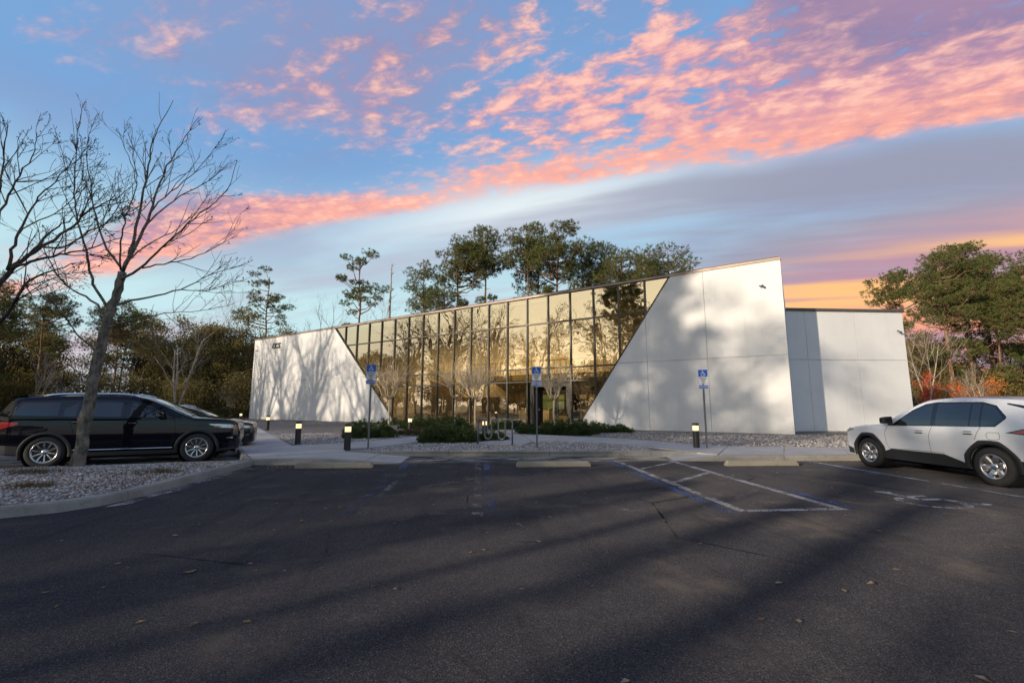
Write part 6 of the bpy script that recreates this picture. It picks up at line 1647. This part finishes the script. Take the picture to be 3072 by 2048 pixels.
WHITE = dict(W=1.85, fx=1.345, rx=-1.345, well=0.395, tyre=0.355, rim=0.225, style='petal', arch=0.475, arch_off=0.016, square=True,
    top=[(-2.325, 0.70), (-2.31, 1.02), (-2.25, 1.20), (-2.10, 1.53), (-1.95, 1.60), (-1.5, 1.645), (-0.8, 1.675), (-0.2, 1.655), (0.12, 1.56), (0.92, 1.105), (1.15, 1.075), (1.6, 1.03), (1.95, 0.96), (2.15, 0.87), (2.24, 0.76), (2.275, 0.60)],
    plan=[(-2.325, 0.70), (-2.25, 0.80), (-2.0, 0.885), (-1.345, 0.925), (0, 0.925), (1.3, 0.925), (1.8, 0.89), (2.1, 0.80), (2.22, 0.68), (2.275, 0.52)],
    belt=[(-2.3, 1.09), (0.9, 1.03), (2.3, 0.95)], bottom=[(-2.33, 0.40), (-2.0, 0.30), (-1.0, 0.27), (1.0, 0.27), (2.0, 0.27), (2.28, 0.34)],
    crown=[(-2.33, 0.02), (-2.0, 0.04), (0.2, 0.04), (1.0, 0.045), (2.1, 0.03), (2.28, 0.01)], corner=[(-2.33, 0.03), (-2.0, 0.06), (0.2, 0.06), (1.0, 0.07), (2.1, 0.08), (2.28, 0.03)],
    tumble=0.24, tumble2=0.20,
    trim=([(-1.62, 1.24), (-1.46, 1.085), (-1.2, 1.075), (0.68, 1.025)], [(-1.62, 1.28), (-1.44, 1.48), (-1.2, 1.548), (-0.3, 1.55), (-0.06, 1.51), (0.2, 1.385), (0.68, 1.04)]),
    windows=[([(-0.25, 1.065), (0.58, 1.045)], [(-0.25, 1.51), (-0.06, 1.475), (0.15, 1.375), (0.35, 1.235), (0.58, 1.06)]),
             ([(-1.0, 1.075), (-0.34, 1.07)], [(-1.0, 1.515), (-0.34, 1.52)]), ([(-1.19, 1.08), (-1.025, 1.076)], [(-1.19, 1.51), (-1.025, 1.515)]),
             ([(-1.57, 1.235), (-1.44, 1.105), (-1.22, 1.09)], [(-1.57, 1.265), (-1.42, 1.45), (-1.22, 1.51)])],
    seams=[[(0.78, 1.02), (0.86, 0.85), (0.82, 0.60), (0.76, 0.50)], [(-0.28, 1.07), (-0.20, 0.85), (-0.22, 0.55), (-0.24, 0.28)], [(-1.22, 1.08), (-1.16, 0.98), (-1.10, 0.82)],
           [(-1.52, 0.98), (-1.34, 0.98), (-1.31, 0.95), (-1.33, 0.85), (-1.50, 0.85), (-1.54, 0.88), (-1.52, 0.98)], [(0.76, 0.50), (0.2, 0.52), (-0.5, 0.52)]],
    handles=[(0.02, 0.92), (-0.98, 0.955)], sill=([(-0.93, 0.262), (0.93, 0.262)], [(-0.93, 0.36), (-0.5, 0.50), (0.70, 0.50), (0.93, 0.42)]), mir=(0.64, 1.07),
    head=([(1.78, 0.885), (2.12, 0.80)], [(1.78, 0.90), (1.95, 0.925), (2.12, 0.845)]), tail=([(-2.24, 0.96), (-2.0, 0.985), (-1.72, 0.99)], [(-2.24, 1.10), (-2.0, 1.08), (-1.72, 0.995)]),
    fbump=([(1.85, 0.28), (2.2, 0.30)], [(1.85, 0.42), (2.2, 0.48)]), rbump=([(-2.25, 0.33), (-1.80, 0.31)], [(-2.25, 0.55), (-1.80, 0.50)]),
    screen=(0.06, 0.90), screen_y=(0.56, 0.70), rear_glass=(-2.26, -2.11), hood=(0.98, 2.05), hood_y=0.66)
wt, wc = make_car('parked_suv', 'white SUV with black wheel arches parked at the right edge', 'car', WHITE, (10.42, 9.36, 0.004), R(90), M['paint_white'], 'white')
for s in (-1, 1):
    build('roof_pillar_strip', wc.outline(Acc(), [(-2.12, 1.36), (-1.60, 1.50)], [(-2.12, 1.43), (-1.60, 1.525)], s, 0.004, 10, 3), M['gloss_black'], wt)
    build('tail_lamp_housing', wc.outline(Acc(), [(-2.25, 0.93), (-1.62, 0.985)], [(-2.25, 1.13), (-2.0, 1.10), (-1.62, 0.988)], s, 0.004, 10, 3), M['gloss_black'], wt)
build('spoiler', Acc().prism([(-2.28, -0.60), (-1.98, -0.62), (-1.98, 0.62), (-2.28, 0.60)], [1.555, 1.585, 1.585, 1.555], [1.58, 1.655, 1.655, 1.58]), M['paint_white'], wt)
build('roof_antenna', Acc().add([(-1.75, -0.03, 1.62), (-1.75, 0.03, 1.62), (-1.95, 0.03, 1.60), (-1.95, -0.03, 1.60), (-1.95, 0, 1.70)], [[0, 1, 4], [1, 2, 4], [2, 3, 4], [3, 0, 4]] ), M['paint_white'], wt)

BLACK = dict(W=2.0, fx=1.51, rx=-1.51, well=0.43, tyre=0.385, rim=0.252, style='ten', arch=0.50, arch_off=0.012, square=False,
    top=[(-2.58, 0.72), (-2.56, 1.02), (-2.49, 1.22), (-2.30, 1.60), (-2.14, 1.715), (-1.5, 1.75), (-0.5, 1.77), (0.10, 1.75), (0.45, 1.655), (1.30, 1.215), (1.50, 1.195), (1.95, 1.16), (2.24, 1.115), (2.37, 1.05), (2.41, 0.90), (2.42, 0.62)],
    plan=[(-2.58, 0.76), (-2.5, 0.87), (-2.2, 0.965), (-1.5, 1.0), (1.5, 1.0), (2.0, 0.96), (2.25, 0.87), (2.37, 0.74), (2.42, 0.62)],
    belt=[(-2.6, 1.23), (1.2, 1.15), (2.4, 1.05)], bottom=[(-2.6, 0.42), (-2.2, 0.33), (-1.0, 0.27), (1.0, 0.27), (2.1, 0.27), (2.42, 0.32)],
    crown=[(-2.6, 0.02), (-2.1, 0.04), (0.3, 0.04), (1.4, 0.05), (2.2, 0.03), (2.42, 0.01)], corner=[(-2.6, 0.03), (-2.1, 0.06), (0.3, 0.06), (1.4, 0.07), (2.2, 0.07), (2.42, 0.03)],
    tumble=0.24, tumble2=0.20,
    trim=([(-2.26, 1.245), (-2.1, 1.235), (0.92, 1.165)], [(-2.26, 1.28), (-2.09, 1.575), (-1.2, 1.615), (0.0, 1.61), (0.28, 1.545), (0.92, 1.18)]),
    windows=[([(0.02, 1.20), (0.60, 1.185)], [(0.02, 1.545), (0.12, 1.53), (0.32, 1.445), (0.60, 1.275)]), ([(-0.96, 1.215), (-0.16, 1.20)], [(-0.96, 1.56), (-0.16, 1.55)]),
             ([(-1.26, 1.22), (-1.02, 1.215)], [(-1.26, 1.40), (-1.02, 1.555)]), ([(-2.16, 1.25), (-1.36, 1.23)], [(-2.16, 1.29), (-2.05, 1.535), (-1.12, 1.555)])],
    seams=[[(0.96, 1.16), (1.02, 0.85), (0.92, 0.45)], [(-0.09, 1.56), (-0.09, 1.18), (-0.05, 0.80), (-0.10, 0.36)], [(-1.22, 1.22), (-1.10, 1.05), (-1.02, 0.82)], [(0.92, 0.40), (-1.0, 0.40)],
           [(-2.1, 1.20), (-1.2, 1.19)], [(1.04, 0.98), (1.75, 0.93)]],
    handles=[(0.10, 1.04), (-0.98, 1.075)], sill=([(-1.05, 0.262), (1.05, 0.262)], [(-1.05, 0.36), (1.05, 0.36)]), mir=(0.66, 1.19),
    head=([(1.74, 0.985), (2.0, 0.895), (2.29, 0.875)], [(1.74, 0.995), (2.0, 0.99), (2.29, 0.965)]), tail=([(-2.53, 0.86), (-2.36, 0.93), (-2.05, 1.04)], [(-2.53, 1.09), (-2.36, 1.10), (-2.05, 1.09)]),
    fbump=([(1.98, 0.28), (2.35, 0.30)], [(1.98, 0.34), (2.35, 0.38)]), rbump=([(-2.5, 0.36), (-1.98, 0.34)], [(-2.5, 0.58), (-1.98, 0.54)]),
    screen=(0.42, 1.27), screen_y=(0.60, 0.78), rear_glass=(-2.47, -2.31), hood=(1.32, 2.2), hood_y=0.74)
def black_car(label, loc, rz, pm):
    t, c = make_car('parked_suv', label, 'car', BLACK, loc, rz, pm, 'black')
    for s in (-1, 1):
        xs_ = np.linspace(-1.75, 0.15, 16); zz = c.topz(xs_, np.full(16, 0.70)) + 0.045 - 0.05 * np.abs((xs_ + 0.8) / 0.95) ** 6
        build('roof_rail', Acc().tube(np.column_stack([xs_, np.full(16, 0.715 * s), zz]), 0.030, 8), M['chrome'], t, True)
        xq = np.linspace(-1.0, 0.98, 12); build('sill_trim', Acc().tube(np.column_stack([xq, (c.yside(xq, np.full(12, 0.41)) + 0.012) * s, np.full(12, 0.41)]), 0.016, 8), M['chrome'], t, True)
        a = Acc()
        for k in range(4):
            for j in range(5):
                x_, z_ = 2.305 + 0.026 * k, 0.70 + 0.055 * j + (0.027 if k % 2 else 0); y_ = (float(c.yside(x_, z_)) + 0.006) * s
                a.box((x_, y_, z_), (0.020, 0.012, 0.030), -0.9 * s)
        build('grille_mesh', a, M['chrome'], t)
        build('grille_backing', c.outline(Acc(), [(2.29, 0.67), (2.40, 0.67)], [(2.29, 0.965), (2.36, 0.90), (2.40, 0.80)], s, 0.003, 8, 4), M['gloss_black'], t)
        build('fog_light', c.outline(Acc(), [(2.16, 0.60), (2.30, 0.60)], [(2.16, 0.625), (2.30, 0.64)], s, 0.008, 6, 3), M['chrome'], t)
    a = Acc()
    for k in range(9):
        for j in range(5): a.box((2.426, -0.44 + 0.11 * k + (0.055 if j % 2 else 0), 0.60 + 0.045 * j), (0.012, 0.07, 0.025))
    build('grille_mesh', a, M['chrome'], t)
    build('spoiler', Acc().prism([(-2.36, -0.66), (-2.05, -0.70), (-2.05, 0.70), (-2.36, 0.66)], [1.64, 1.68, 1.68, 1.64], [1.665, 1.745, 1.745, 1.665]), pm, t)
    return t
HB = R(20.5)
def suv_loc(wx, wy, rz, half=1.0, fx=1.51):      # from the contact point of the near (right) front wheel
    return (wx - fx * math.cos(rz) - half * math.sin(rz), wy - fx * math.sin(rz) + half * math.cos(rz), 0.004)
black_car('black SUV with chrome roof rails parked behind the leaning bare tree', suv_loc(-7.42, 12.85, HB, 0.99), HB, M['paint_black'])
black_car('dark vehicle mostly hidden behind the black SUV', suv_loc(-8.1, 15.97, HB, 0.99), HB, M['paint_grey']).scale = (0.86, 0.94, 0.84)
